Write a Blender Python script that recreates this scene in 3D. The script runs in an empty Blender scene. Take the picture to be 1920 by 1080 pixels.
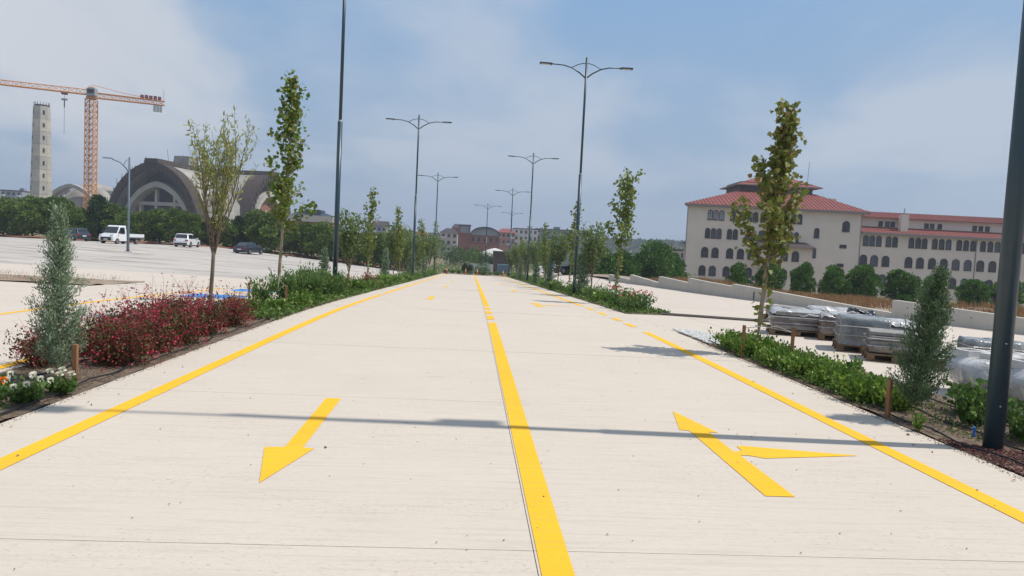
import bpy, math, random
import numpy as np
from math import sin, cos, pi, radians
from mathutils import Vector, Matrix, noise
rng = np.random.default_rng(7)
random.seed(7)
C = bpy.context.scene.collection
sc = bpy.context.scene

# ------------------------------------------------------------------ camera
EYE = 1.65
cam_d = bpy.data.cameras.new('camera'); cam = bpy.data.objects.new('camera', cam_d); C.objects.link(cam)
cam_d.sensor_width = 36; cam_d.lens = 24.0; cam_d.clip_start = .05; cam_d.clip_end = 6000
pitch = radians(3.394)
down = Vector((-.049938, .998752))                     # horizon leans 2.9 degrees
Dv = Vector((cos(pitch)*down.x, cos(pitch)*down.y, sin(pitch)))
Rv = Vector((-.0585938, -.0623047, 1)); Rv = (Rv - Dv*Rv.dot(Dv)).normalized()
Xv = Rv.cross(-Dv)
# rows give world axes in (right, down, forward); blender camera axes are (right, up, back)
M = Matrix(((Xv.x, -Xv.y, -Xv.z), (Rv.x, -Rv.y, -Rv.z), (-Dv.x, Dv.y, Dv.z)))
cam.matrix_world = Matrix.Translation((0, 0, EYE)) @ M.to_4x4()
sc.camera = cam

# ------------------------------------------------------------------ light
SUN_EL, SUN_AZ = radians(58.0), radians(92.4)          # azimuth clockwise from +Y
sun_d = bpy.data.lights.new('sun', 'SUN'); sun_d.energy = 4.2; sun_d.angle = radians(.55); sun_d.color = (1, .955, .88)
sun = bpy.data.objects.new('sun', sun_d); C.objects.link(sun)
sv = Vector((cos(SUN_EL)*sin(SUN_AZ), cos(SUN_EL)*cos(SUN_AZ), sin(SUN_EL)))
sun.rotation_euler = sv.to_track_quat('Z', 'Y').to_euler(); sun.location = (30, 0, 60)
w = bpy.data.worlds.new('World'); sc.world = w; w.use_nodes = True
nt = w.node_tree; N = nt.nodes; L = nt.links; N.clear()
def nd(t, **k):
    n = N.new(t)
    for a, b in k.items(): setattr(n, a, b)
    return n
out = nd('ShaderNodeOutputWorld'); bg = nd('ShaderNodeBackground'); bg.inputs[1].default_value = .1
sky = nd('ShaderNodeTexSky', sky_type='NISHITA', sun_disc=False, sun_elevation=SUN_EL, sun_rotation=SUN_AZ, altitude=50, air_density=1.1, dust_density=1.6, ozone_density=1.4)
tc = nd('ShaderNodeTexCoord'); sep = nd('ShaderNodeSeparateXYZ'); L.new(tc.outputs['Generated'], sep.inputs[0])
# the haze of the photograph: a dusty blue veil, paler high up
veil = nd('ShaderNodeValToRGB'); veil.color_ramp.elements[0].position = 0; veil.color_ramp.elements[0].color = (3.1, 4.0, 5.5, 1)
veil.color_ramp.elements[1].position = .55; veil.color_ramp.elements[1].color = (2.0, 3.9, 6.9, 1)
e = veil.color_ramp.elements.new(.16); e.color = (3.2, 4.5, 6.3, 1)
e = veil.color_ramp.elements.new(.34); e.color = (2.6, 4.4, 6.9, 1)
L.new(sep.outputs['Z'], veil.inputs[0])
m1 = nd('ShaderNodeMix', data_type='RGBA'); m1.inputs[0].default_value = .86
L.new(sky.outputs[0], m1.inputs[6]); L.new(veil.outputs[0], m1.inputs[7])
# soft clouds, laid out on a plane overhead so they stretch towards the horizon
dv = nd('ShaderNodeMath', operation='ADD'); dv.inputs[1].default_value = .22; L.new(sep.outputs['Z'], dv.inputs[0])
vd = nd('ShaderNodeVectorMath', operation='DIVIDE'); L.new(tc.outputs['Generated'], vd.inputs[0])
cmb = nd('ShaderNodeCombineXYZ'); [L.new(dv.outputs[0], cmb.inputs[i]) for i in range(3)]; L.new(cmb.outputs[0], vd.inputs[1])
mp = nd('ShaderNodeMapping'); mp.inputs['Location'].default_value = (1.2, 4.1, 2); mp.inputs['Scale'].default_value = (1, .8, .6); L.new(vd.outputs[0], mp.inputs[0])
n1 = nd('ShaderNodeTexNoise'); n1.inputs['Scale'].default_value = 1.15; n1.inputs['Detail'].default_value = 5; n1.inputs['Roughness'].default_value = .5; n1.inputs['Distortion'].default_value = .25
L.new(mp.outputs[0], n1.inputs['Vector'])
cr = nd('ShaderNodeValToRGB'); cr.color_ramp.elements[0].position = .36; cr.color_ramp.elements[1].position = .62; L.new(n1.outputs[0], cr.inputs[0])
cr.color_ramp.interpolation = 'EASE'
# more cloud towards the west (left of the view), as in the photograph
px_ = nd('ShaderNodeMapRange'); px_.inputs[1].default_value = -.1; px_.inputs[2].default_value = -.62; px_.inputs[3].default_value = .5; px_.inputs[4].default_value = 1.0; L.new(sep.outputs['X'], px_.inputs[0])
mu = nd('ShaderNodeMath', operation='MULTIPLY'); L.new(cr.outputs[0], mu.inputs[0]); L.new(px_.outputs[0], mu.inputs[1])
hz = nd('ShaderNodeMapRange'); hz.inputs[1].default_value = .03; hz.inputs[2].default_value = .14; L.new(sep.outputs['Z'], hz.inputs[0])
mu2 = nd('ShaderNodeMath', operation='MULTIPLY'); L.new(mu.outputs[0], mu2.inputs[0]); L.new(hz.outputs[0], mu2.inputs[1])
m2 = nd('ShaderNodeMix', data_type='RGBA'); L.new(mu2.outputs[0], m2.inputs[0]); L.new(m1.outputs[2], m2.inputs[6]); m2.inputs[7].default_value = (6.6, 6.85, 7.3, 1)
L.new(m2.outputs[2], bg.inputs[0]); L.new(bg.outputs[0], out.inputs[0])
sc.view_settings.view_transform = 'Standard'; sc.view_settings.look = 'None'; sc.view_settings.gamma = 1
sc.view_settings.use_curve_mapping = False; sc.view_settings.exposure = 0.0
sc.cycles.max_bounces = 6; sc.cycles.transparent_max_bounces = 8; sc.cycles.volume_bounces = 0

# ------------------------------------------------------------------ materials
def mat(name, col, rough=.7, var=0, scale=4, bump=0, bscale=40, metal=0, col2=None, spec=.4, stretch=(1, 1, 1), island=None, trans=0, detail=5, coat=0):
    """Principled material; world-position noise mixes col towards col2, 'island' varies colour piece by piece."""
    m = bpy.data.materials.new(name); m.use_nodes = True
    t = m.node_tree; n = t.nodes; l = t.links; b = n['Principled BSDF']
    b.inputs['Base Color'].default_value = (*col, 1); b.inputs['Roughness'].default_value = rough
    b.inputs['Metallic'].default_value = metal; b.inputs['Specular IOR Level'].default_value = spec
    b.inputs['Coat Weight'].default_value = coat
    src = None
    geo = n.new('ShaderNodeNewGeometry')
    if island:
        r = n.new('ShaderNodeValToRGB'); r.color_ramp.elements[0].color = (*island[0], 1); r.color_ramp.elements[1].color = (*island[-1], 1)
        for i, c in enumerate(island[1:-1]):
            e = r.color_ramp.elements.new((i+1)/(len(island)-1)); e.color = (*c, 1)
        l.new(geo.outputs['Random Per Island'], r.inputs[0]); src = r.outputs[0]
    if var or col2:
        mp = n.new('ShaderNodeMapping'); mp.inputs['Scale'].default_value = stretch; l.new(geo.outputs['Position'], mp.inputs[0])
        no = n.new('ShaderNodeTexNoise'); no.inputs['Scale'].default_value = scale; no.inputs['Detail'].default_value = detail; no.inputs['Roughness'].default_value = .62
        l.new(mp.outputs[0], no.inputs['Vector'])
        mr = n.new('ShaderNodeMapRange'); mr.inputs[1].default_value = .33; mr.inputs[2].default_value = .67; l.new(no.outputs[0], mr.inputs[0])
        mx = n.new('ShaderNodeMix'); mx.data_type = 'RGBA'; l.new(mr.outputs[0], mx.inputs[0])
        c2 = col2 or tuple(c*(1-var) for c in col)
        if src: l.new(src, mx.inputs[6])
        else: mx.inputs[6].default_value = (*col, 1)
        mx.inputs[7].default_value = (*c2, 1)
        if src:
            mx.inputs[0].default_value = 0; ml = n.new('ShaderNodeMath'); ml.operation = 'MULTIPLY'; ml.inputs[1].default_value = var or .5
            l.new(mr.outputs[0], ml.inputs[0]); l.new(ml.outputs[0], mx.inputs[0])
        src = mx.outputs[2]
    if src: l.new(src, b.inputs['Base Color'])
    if bump:
        nb = n.new('ShaderNodeTexNoise'); nb.inputs['Scale'].default_value = bscale; nb.inputs['Detail'].default_value = 4
        mpb = n.new('ShaderNodeMapping'); mpb.inputs['Scale'].default_value = stretch; l.new(geo.outputs['Position'], mpb.inputs[0]); l.new(mpb.outputs[0], nb.inputs['Vector'])
        bu = n.new('ShaderNodeBump'); bu.inputs['Strength'].default_value = bump; bu.inputs['Distance'].default_value = .02
        l.new(nb.outputs[0], bu.inputs['Height']); l.new(bu.outputs[0], b.inputs['Normal'])
    if trans:
        tr = n.new('ShaderNodeBsdfTranslucent'); ms = n.new('ShaderNodeMixShader'); ms.inputs[0].default_value = trans
        if src: l.new(src, tr.inputs[0])
        else: tr.inputs[0].default_value = (*col, 1)
        l.new(b.outputs[0], ms.inputs[1]); l.new(tr.outputs[0], ms.inputs[2]); l.new(ms.outputs[0], n['Material Output'].inputs[0])
    return m

def concrete_mat(name, base, dark, streak=.35, pits=.5, sy=26, blotch=.3):
    """Brushed concrete: soft blotches, transverse broom streaks and small pits."""
    m = bpy.data.materials.new(name); m.use_nodes = True
    t = m.node_tree; n = t.nodes; l = t.links; b = n['Principled BSDF']; b.inputs['Roughness'].default_value = .9; b.inputs['Specular IOR Level'].default_value = .2
    geo = n.new('ShaderNodeNewGeometry')
    def ns(scale, sx, detail=4, rough=.6):
        mp = n.new('ShaderNodeMapping'); mp.inputs['Scale'].default_value = sx; l.new(geo.outputs['Position'], mp.inputs[0])
        q = n.new('ShaderNodeTexNoise'); q.inputs['Scale'].default_value = scale; q.inputs['Detail'].default_value = detail; q.inputs['Roughness'].default_value = rough
        l.new(mp.outputs[0], q.inputs['Vector']); return q.outputs[0]
    def rm(s, a, bb, lo=0, hi=1):
        r = n.new('ShaderNodeMapRange'); r.inputs[1].default_value = a; r.inputs[2].default_value = bb; r.inputs[3].default_value = lo; r.inputs[4].default_value = hi
        l.new(s, r.inputs[0]); return r.outputs[0]
    def mix(f, a, c):
        x = n.new('ShaderNodeMix'); x.data_type = 'RGBA'; l.new(f, x.inputs[0])
        if isinstance(a, tuple): x.inputs[6].default_value = (*a, 1)
        else: l.new(a, x.inputs[6])
        x.inputs[7].default_value = (*c, 1); return x.outputs[2]
    def mulv(a, bb):
        x = n.new('ShaderNodeMath'); x.operation = 'MULTIPLY'; l.new(a, x.inputs[0]); l.new(bb, x.inputs[1]); return x.outputs[0]
    bl = ns(.55 if sy > 2 else .09, (1, 1.6, 1), 5); st = ns(1.0 if sy > 2 else .35, (1.1 if sy > 2 else .35, sy, 1), 4, .7); fine = ns(42, (.3, 1.15, 1), 2, .8); pit = ns(30, (.8, 2.0, 1), 3, .8); zone = ns(.8, (.5, 1.4, 1), 3)
    c = mix(rm(bl, .38, .68, 0, blotch), base, tuple(x*.86 for x in base))
    c = mix(rm(st, .5, .72, 0, streak), c, dark)
    c = mix(rm(fine, .5, .72, 0, .22), c, dark)
    c = mix(mulv(rm(pit, .60, .68, 0, pits), rm(zone, .4, .62)), c, tuple(x*.45 for x in dark))
    c = mix(rm(ns(3.1, (.6, 1.2, 1), 2), .70, .78, 0, .25), c, tuple(x*.7 for x in dark))
    l.new(c, b.inputs['Base Color'])
    bu = n.new('ShaderNodeBump'); bu.inputs['Strength'].default_value = .5; bu.inputs['Distance'].default_value = .006
    l.new(fine, bu.inputs['Height']); l.new(bu.outputs[0], b.inputs['Normal'])
    return m

M_conc = concrete_mat('brushed_concrete', (.575, .50, .418), (.37, .32, .27), .42, .85)
M_conc2 = concrete_mat('pale_concrete', (.57, .495, .42), (.38, .335, .29), .45, .4, 10)
M_lot = concrete_mat('dusty_paving', (.50, .455, .405), (.15, .145, .14), .95, .5, 1.1, 1.0)
M_gap = mat('joint_filler', (.07, .055, .045), .95, .4, 20)
M_yel = concrete_mat('yellow_road_paint', (.86, .465, .026), (.60, .36, .08), .55, .95, 26, .6)
M_blue = mat('blue_bay_paint', (.03, .28, .68), .6, .25, 6)
M_soil = mat('bed_soil', (.20, .145, .10), .95, .5, 9, .9, 30, col2=(.10, .07, .05))
M_earth = mat('dry_earth', (.27, .19, .12), .95, .4, .35, .3, 3, col2=(.12, .13, .055))
M_earth2 = mat('brown_verge', (.34, .27, .20), .95, .4, 3, .5, 12, col2=(.22, .16, .11))
M_redearth = mat('red_earth', (.25, .10, .055), .95, .4, 1.5, .5, 6, col2=(.15, .07, .04))
M_wallc = concrete_mat('wall_concrete', (.50, .47, .42), (.36, .335, .30), .25, .3, 3, .7)
M_hole = mat('tie_hole', (.05, .045, .04), .9)
M_pole = mat('dark_teal_paint', (.020, .048, .066), .38, .15, 3, .02, 60, spec=.5)
M_polefar = M_pole
M_ring = mat('steel_joint', (.30, .33, .35), .4, .1, metal=.6); M_pgrey = mat('blue_grey_pole', (.09, .12, .15), .5)
M_lens = mat('lamp_lens', (.55, .55, .5), .25)
M_bark = mat('grey_brown_bark', (.20, .155, .11), .9, .45, 14, .6, 40, stretch=(1, 1, .25))
M_bark2 = mat('dark_bark', (.10, .075, .055), .9, .4, 10, .5, 30)
M_barkp = mat('pale_bark', (.36, .29, .20), .85, .4, 12, .5, 30, stretch=(1, 1, .3), col2=(.17, .13, .085))
def leafm(n, cols, tr=.3, rough=.5): return mat(n, cols[0], rough, island=cols, trans=tr, spec=.35)
M_plane = leafm('plane_leaf', [(.14, .18, .028), (.20, .23, .04), (.27, .24, .07), (.12, .19, .025), (.22, .15, .06)])
M_plane2 = leafm('young_plane_leaf', [(.10, .18, .024), (.17, .24, .03), (.075, .14, .02), (.24, .28, .045), (.25, .22, .06)])
M_plane3 = leafm('bright_plane_leaf', [(.17, .24, .03), (.10, .17, .025), (.26, .28, .05)])
M_mul = leafm('willow_leaf', [(.24, .31, .10), (.32, .33, .09), (.18, .27, .10), (.40, .32, .09), (.28, .36, .16)])
M_olive = leafm('grey_green_leaf', [(.14, .21, .07), (.20, .26, .09), (.10, .16, .05)])
M_cyp = leafm('blue_green_needles', [(.23, .31, .19), (.15, .23, .13), (.33, .41, .27), (.10, .16, .085)], .2, .7)
M_cypd = leafm('green_cypress_needles', [(.11, .18, .085), (.075, .13, .06), (.18, .26, .13)], .2, .7)
M_pine = leafm('pine_needles', [(.085, .15, .02), (.13, .20, .026), (.06, .115, .018), (.18, .23, .036)], .15, .7)
M_pined = leafm('cedar_needles', [(.038, .08, .022), (.055, .105, .03), (.028, .06, .018)], .15, .7)
M_pineb = leafm('round_pine_needles', [(.065, .15, .02), (.10, .205, .03), (.042, .10, .016)], .15, .7)
M_laurel = leafm('shrub_leaf', [(.095, .21, .02), (.19, .32, .04), (.05, .12, .018), (.30, .38, .07)], .3, .4)
M_oleander = leafm('oleander_leaf', [(.08, .17, .03), (.13, .23, .045), (.055, .12, .022), (.19, .28, .08)], .25, .45)
M_gaural = leafm('dark_red_leaf', [(.08, .07, .022), (.13, .03, .026), (.065, .12, .025), (.18, .02, .03), (.09, .11, .03)], .25)
M_gauraf = leafm('crimson_petal', [(.50, .018, .05), (.32, .012, .035), (.66, .09, .15), (.40, .014, .04)], .3)
M_wisp = mat('reddish_stem', (.12, .055, .035), .8)
M_orange = leafm('orange_petal', [(.85, .16, .015), (.9, .30, .02), (.7, .08, .01)])
M_white = leafm('white_petal', [(.8, .8, .72), (.85, .82, .6), (.7, .74, .66)])
M_pink = leafm('pink_petal', [(.75, .22, .2), (.8, .32, .3), (.7, .12, .1)])
M_ground = leafm('ground_cover_leaf', [(.075, .16, .022), (.13, .23, .035), (.06, .11, .02), (.20, .25, .07)])
M_dry = leafm('dry_grass_blade', [(.34, .20, .09), (.24, .12, .055), (.42, .28, .14), (.18, .085, .045)], .2, .8)
M_stake = mat('stake_wood', (.30, .15, .07), .85, .4, 12, .3, 50, stretch=(1, 1, .2))
M_rope = mat('rope', (.42, .38, .32), .9)
M_hose = mat('black_drip_hose', (.012, .012, .013), .5)
M_bluepipe = mat('blue_pipe', (.03, .17, .55), .35)
M_redgrav = leafm('red_mulch', [(.13, .038, .032), (.075, .025, .022), (.18, .06, .05), (.05, .02, .018)], 0, .9)
M_whitegrav = leafm('white_pebble', [(.62, .61, .58), (.75, .74, .71), (.45, .44, .42)], 0, .8)
M_stucco = mat('warm_stucco', (.72, .62, .53), .9, .10, .35, .15, 8)
M_stucco2 = mat('bay_stucco', (.70, .59, .50), .9, .10, .35)
M_rooft = mat('red_metal_roof', (.27, .075, .062), .65, .2, .6, spec=.2, col2=(.20, .062, .052))
M_roofd = mat('dark_canopy_roof', (.05, .032, .034), .7, .2, 2)
M_fascia = mat('grey_fascia', (.24, .225, .22), .7)
M_frame = mat('dark_brown_frame', (.045, .03, .025), .5)
M_glass = mat('window_glass', (.025, .028, .038), .25, .35, .4, spec=.3, col2=(.06, .055, .06))
M_glassl = mat('painted_reflection_glass', (.085, .10, .13), .2, .4, .5, spec=.5); M_glassb = mat('glass_with_blind', (.30, .31, .32), .25, spec=.7)  # first one: lighter pane copy, reflected sky put into the glass colour
M_cbrown = mat('brown_shutter_panel', (.07, .04, .035), .6)
M_crane = mat('crane_orange', (.62, .25, .05), .55, .15, 1)
M_crcab = mat('crane_grey', (.30, .31, .31), .6)
M_red = mat('dark_red_ballast', (.22, .05, .055), .7, .3, 2)
M_tower = [mat('tower_concrete', (.55, .50, .42), .9, .25, .6, col2=(.42, .385, .33)), mat('tower_concrete_grey', (.47, .44, .38), .9, .25, .6, col2=(.36, .34, .30))]
M_shell = mat('shell_concrete', (.40, .375, .33), .95, .4, .22, .4, 1.5, col2=(.20, .185, .165))
M_shell2 = mat('arch_concrete', (.46, .44, .40), .95, .3, .3)
M_form = mat('brown_formwork', (.075, .045, .03), .9, .5, .8, col2=(.03, .024, .02))
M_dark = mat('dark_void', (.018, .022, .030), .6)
M_brick = mat('red_brick', (.30, .12, .08), .9, .2, .8)
M_pavwall = mat('pale_render', (.52, .46, .42), .9, .1, 1)
M_navy = mat('navy_roof', (.035, .05, .08), .6)
M_paint = {k: mat(k+'_car_paint', c, .28, spec=.6, coat=.6, metal=mt) for k, c, mt in (('white', (.74, .75, .76), 0), ('black', (.012, .016, .022), .2), ('navy', (.03, .045, .07), .4))}
M_tyre = mat('tyre_rubber', (.02, .02, .02), .85)
M_rim = mat('rim_alloy', (.35, .35, .36), .35, metal=.7)
M_cglass = mat('car_glass', (.012, .016, .02), .06, spec=1)
M_light = mat('head_lamp', (.7, .7, .7), .15)
M_rlight = mat('tail_lamp', (.4, .01, .01), .2)
M_plate = mat('number_plate', (.8, .8, .8), .4)
M_bumper = mat('black_plastic', (.03, .03, .032), .6)
M_wrapw = mat('white_wrap_film', (.56, .55, .54), .24, .4, 5, .8, 14, col2=(.30, .29, .285), spec=.6)
M_wrapg = mat('grey_wrap_film', (.30, .305, .29), .2, .5, 4, .8, 12, col2=(.13, .135, .13), spec=.7)
M_wrapb = mat('brown_grey_wrap_film', (.24, .195, .165), .25, .6, 3, .9, 12, col2=(.10, .07, .058), spec=.6)
M_stone = mat('grey_stone_slab', (.30, .28, .26), .85, .3, 6, .4, 30)
M_stonew = mat('white_cast_stone', (.66, .64, .61), .8, .15, 6, .2, 40)
M_pallet = mat('pallet_wood', (.24, .15, .085), .85, .4, 8, .3, 40)
M_film = mat('black_film', (.02, .022, .03), .3, bump=.5, bscale=12)
M_cone = mat('orange_plastic', (.75, .13, .03), .5)
M_reflect = mat('white_band', (.8, .8, .8), .4)
M_cont = mat('blue_grey_metal', (.17, .26, .32), .5, .2, 1)
M_boxw = mat('brown_weathered_cladding', (.15, .115, .095), .9, .3, 1)
M_forest = leafm('far_forest_leaf', [(.04, .075, .03), (.06, .095, .04), (.03, .055, .025)], .1, .8)
M_kerb = mat('dark_edging', (.12, .10, .085), .9, .3, 10)
M_grey = [mat('plaster_'+n_, c, .9, .1, .3) for n_, c in (('cream', (.50, .45, .38)), ('white', (.60, .58, .55)), ('grey', (.28, .30, .33)), ('terracotta', (.40, .20, .14)), ('slate', (.15, .19, .25)))]

# ------------------------------------------------------------------ helpers
def tag(o, label=None, cat=None, group=None, kind=None):
    if label: o['label'] = label
    if cat: o['category'] = cat
    if group: o['group'] = group
    if kind: o['kind'] = kind
    return o
def empty(name, loc, label=None, cat=None, group=None, rz=0):
    o = bpy.data.objects.new(name, None); C.objects.link(o); o.location = loc; o.rotation_euler = (0, 0, rz)
    o.empty_display_size = .2
    return tag(o, label, cat, group)
def link(name, me, parent=None, loc=None):
    o = bpy.data.objects.new(name, me); C.objects.link(o)
    if parent: o.parent = parent
    if loc is not None: o.location = loc
    return o
def npmesh(name, V, sizes, idx, m, smooth=False):
    me = bpy.data.meshes.new(name); V = np.asarray(V, dtype=np.float32); idx = np.asarray(idx, dtype=np.int32).ravel(); sizes = np.asarray(sizes, dtype=np.int32)
    me.vertices.add(len(V)); me.vertices.foreach_set('co', V.ravel())
    me.loops.add(len(idx)); me.loops.foreach_set('vertex_index', idx)
    me.polygons.add(len(sizes)); st = np.concatenate(([0], np.cumsum(sizes)[:-1])).astype(np.int32)
    me.polygons.foreach_set('loop_start', st); me.polygons.foreach_set('loop_total', sizes)
    if smooth: me.polygons.foreach_set('use_smooth', np.ones(len(sizes), dtype=bool))
    me.update(calc_edges=True); me.validate(); me.materials.append(m); return me
class MB:
    def __init__(s): s.v = []; s.f = []
    def add(s, vs, fs):
        b = len(s.v); s.v += [tuple(v) for v in vs]; s.f += [tuple(b+i for i in f) for f in fs]; return s
    def box(s, x0, x1, y0, y1, z0, z1):
        return s.add([(x0, y0, z0), (x1, y0, z0), (x1, y1, z0), (x0, y1, z0), (x0, y0, z1), (x1, y0, z1), (x1, y1, z1), (x0, y1, z1)],
                     [(0, 3, 2, 1), (4, 5, 6, 7), (0, 1, 5, 4), (1, 2, 6, 5), (2, 3, 7, 6), (3, 0, 4, 7)])
    def cbox(s, c, d, rz=0):
        x, y, z = c; a, b, h = d[0]/2, d[1]/2, d[2]/2; vs = []
        for k in (-h, h):
            for i, j in ((-a, -b), (a, -b), (a, b), (-a, b)): vs.append((x+i*cos(rz)-j*sin(rz), y+i*sin(rz)+j*cos(rz), z+k))
        return s.add(vs, [(0, 3, 2, 1), (4, 5, 6, 7), (0, 1, 5, 4), (1, 2, 6, 5), (2, 3, 7, 6), (3, 0, 4, 7)])
    def tube(s, pts, r, n=8, cap=True):
        pts = [Vector(p) for p in pts]; rs = r if hasattr(r, '__len__') else [r]*len(pts); rings = []; b = len(s.v)
        for i, p in enumerate(pts):
            d = (pts[min(i+1, len(pts)-1)]-pts[max(i-1, 0)]).normalized()
            a = d.cross(Vector((0, 0, 1)) if abs(d.z) < .95 else Vector((1, 0, 0))).normalized(); c = d.cross(a)
            for k in range(n):
                t = 2*pi*k/n; s.v.append(tuple(p+(a*cos(t)+c*sin(t))*rs[i]))
        for i in range(len(pts)-1):
            for k in range(n): s.f.append((b+i*n+k, b+i*n+(k+1) % n, b+(i+1)*n+(k+1) % n, b+(i+1)*n+k))
        if cap and n > 2: s.f.append(tuple(b+k for k in range(n))[::-1]); s.f.append(tuple(b+(len(pts)-1)*n+k for k in range(n)))
        return s
    def prism(s, poly, fn, d0, d1):
        """poly in 2D extruded between depths; fn(u,v,d) gives the point"""
        n = len(poly); vs = [fn(u, v, d0) for u, v in poly]+[fn(u, v, d1) for u, v in poly]
        return s.add(vs, [tuple(range(n))[::-1], tuple(range(n, 2*n))]+[(i, (i+1) % n, n+(i+1) % n, n+i) for i in range(n)])
    def ring(s, outer, inner, fn, d0, d1):
        n = len(outer); vs = [fn(u, v, d) for d in (d0, d1) for P in (outer, inner) for u, v in P]; fs = []
        for i in range(n-1):
            j = i+1; fs += [(i, j, n+j, n+i), (2*n+i, 3*n+i, 3*n+j, 2*n+j), (i, 2*n+i, 2*n+j, j), (n+i, n+j, 3*n+j, 3*n+i)]
        fs += [(0, n, 3*n, 2*n), (n-1, 3*n-1, 4*n-1, 2*n-1)]
        return s.add(vs, fs)
    def mesh(s, name, m, smooth=False, bevel=0):
        me = bpy.data.meshes.new(name); me.from_pydata(s.v, [], s.f); me.update(); me.materials.append(m)
        if smooth: me.polygons.foreach_set('use_smooth', [True]*len(me.polygons))
        return me
    def build(s, name, m, parent=None, loc=None, smooth=False, bevel=0, seg=2):
        me = s.mesh(name, m, smooth); o = link(name, me, parent, loc)
        if bevel:
            bm = o.modifiers.new('bevel', 'BEVEL'); bm.width = bevel; bm.segments = seg; bm.limit_method = 'ANGLE'
            if smooth: bm.harden_normals = True
        return o
def copy_tree(o, parent=None):
    c = o.copy(); C.objects.link(c); c.parent = parent
    for ch in list(o.children): copy_tree(ch, c)
    return c
def place(proto, loc, rz=0, s=1, label=None, cat=None, group=None, used=set()):
    """first call moves the prototype itself, later ones copy it and its parts"""
    if proto.name not in used: used.add(proto.name); o = proto
    else: o = copy_tree(proto)
    o.location = loc; o.rotation_euler = (0, 0, rz); o.scale = (s, s, s) if not hasattr(s, '__len__') else s
    return tag(o, label, cat, group)

# ------------------------------------------------------------------ lie of the land
def r_(y):
    if y > 95: return -2.37-.012*(min(y, 300)-95)
    t = y-16; return -.03*(math.log1p(math.exp(-abs(t)/2))*2+max(t, 0))
def h(x, y):
    f = 1
    if x < -9: f = 1-.85*min(1, (-9-x)/26)
    elif x > 5: f = 1-.5*min(1, (x-5)/6)
    return r_(y)*f
def strip(name, poly_fn, xs, ys, m, dz=0, parent=None, rough=0, kind=None, seed=0, holes=None):
    """sheet following the land over the grid xs by ys"""
    V = []; S = []; I = []; nx = len(xs); ny = len(ys)
    for y in ys:
        for x in xs:
            X, Y = poly_fn(x, y) if poly_fn else (x, y)
            z = h(X, Y)+dz+(rough*noise.noise(Vector((X*2.3+seed, Y*2.3, 0)))+rough*.5*noise.noise(Vector((X*9, Y*9, seed))) if rough else 0)
            V.append((X, Y, z))
    for j in range(ny-1):
        for i in range(nx-1): S.append(4); I += [j*nx+i, j*nx+i+1, (j+1)*nx+i+1, (j+1)*nx+i]
    o = link(name, npmesh(name, V, S, I, m), parent)
    if kind: o['kind'] = kind
    return o
lin = lambda a, b, n: [a+(b-a)*i/n for i in range(n+1)]
def slab(name, x0, x1, y0, y1, m, parent, dz=0, g=.004, n=3, t=.05):
    b = MB(); xs = lin(x0+g, x1-g, 2); ys = lin(y0+g, y1-g, n); jz = (random.random()-.5)*.002
    top = [(x, y, h(x, y)+dz+jz) for y in ys for x in xs]; bot = [(x, y, z-t) for x, y, z in top]; K = len(top)
    f = [(j*3+i, j*3+i+1, (j+1)*3+i+1, (j+1)*3+i) for j in range(n) for i in range(2)]
    e = [i for i in range(3)]+[j*3+2 for j in range(1, n+1)]+[n*3+i for i in (1, 0)]+[j*3 for j in range(n-1, 0, -1)]
    f += [(e[i], e[i]+K, e[(i+1) % len(e)]+K, e[(i+1) % len(e)]) for i in range(len(e))]
    b.add(top+bot, f); return b.build(name, m, parent)
def paint(name, pts, m, parent, dz=.004):
    """flat painted polygon on the concrete"""
    return MB().add([(x, y, h(x, y)+dz) for x, y in pts], [tuple(range(len(pts)))]).build(name, m, parent)
def pline(name, x0, x1, y0, y1, m, parent, dz=.004):
    n = max(1, int((y1-y0)/2)); return strip(name, None, [x0, x1], lin(y0, y1, n), m, dz, parent)

# ------------------------------------------------------------------ setting: ground, roads, lots
def grid(a, b, mid, step, grow=1.22):
    pos = [0]; s = step
    while pos[-1] < b: pos.append(pos[-1]+s); s = s*grow if pos[-1] > mid else s
    return pos
gp = grid(0, 1500, 40, 3.0); xs = sorted([-p for p in gp[1:]]+gp); ys = [-60, -30, -12]+lin(-6, 120, 42)+[130, 150, 175, 200, 240, 300, 380, 480, 600, 800, 1100, 1500]
def hb(x, y):
    z = h(x, y)-.12
    if x > 11.5 and y > 55: z -= min(4.0, (x-11.5)*.09)*min(1, (y-55)/30)
    if y > 220: z += min(4.0, (y-220)*.012)*1.0
    if x > 12 and y < 58: z -= 1.6*min(1, (x-12)/14)
    return z
V = [(x, y, hb(x, y)) for y in ys for x in xs]; nx = len(xs)
I = [k for j in range(len(ys)-1) for i in range(nx-1) for k in (j*nx+i, j*nx+i+1, (j+1)*nx+i+1, (j+1)*nx+i)]
tag(link('ground', npmesh('ground', V, [4]*(len(I)//4), I, M_earth)), kind='structure')

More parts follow.
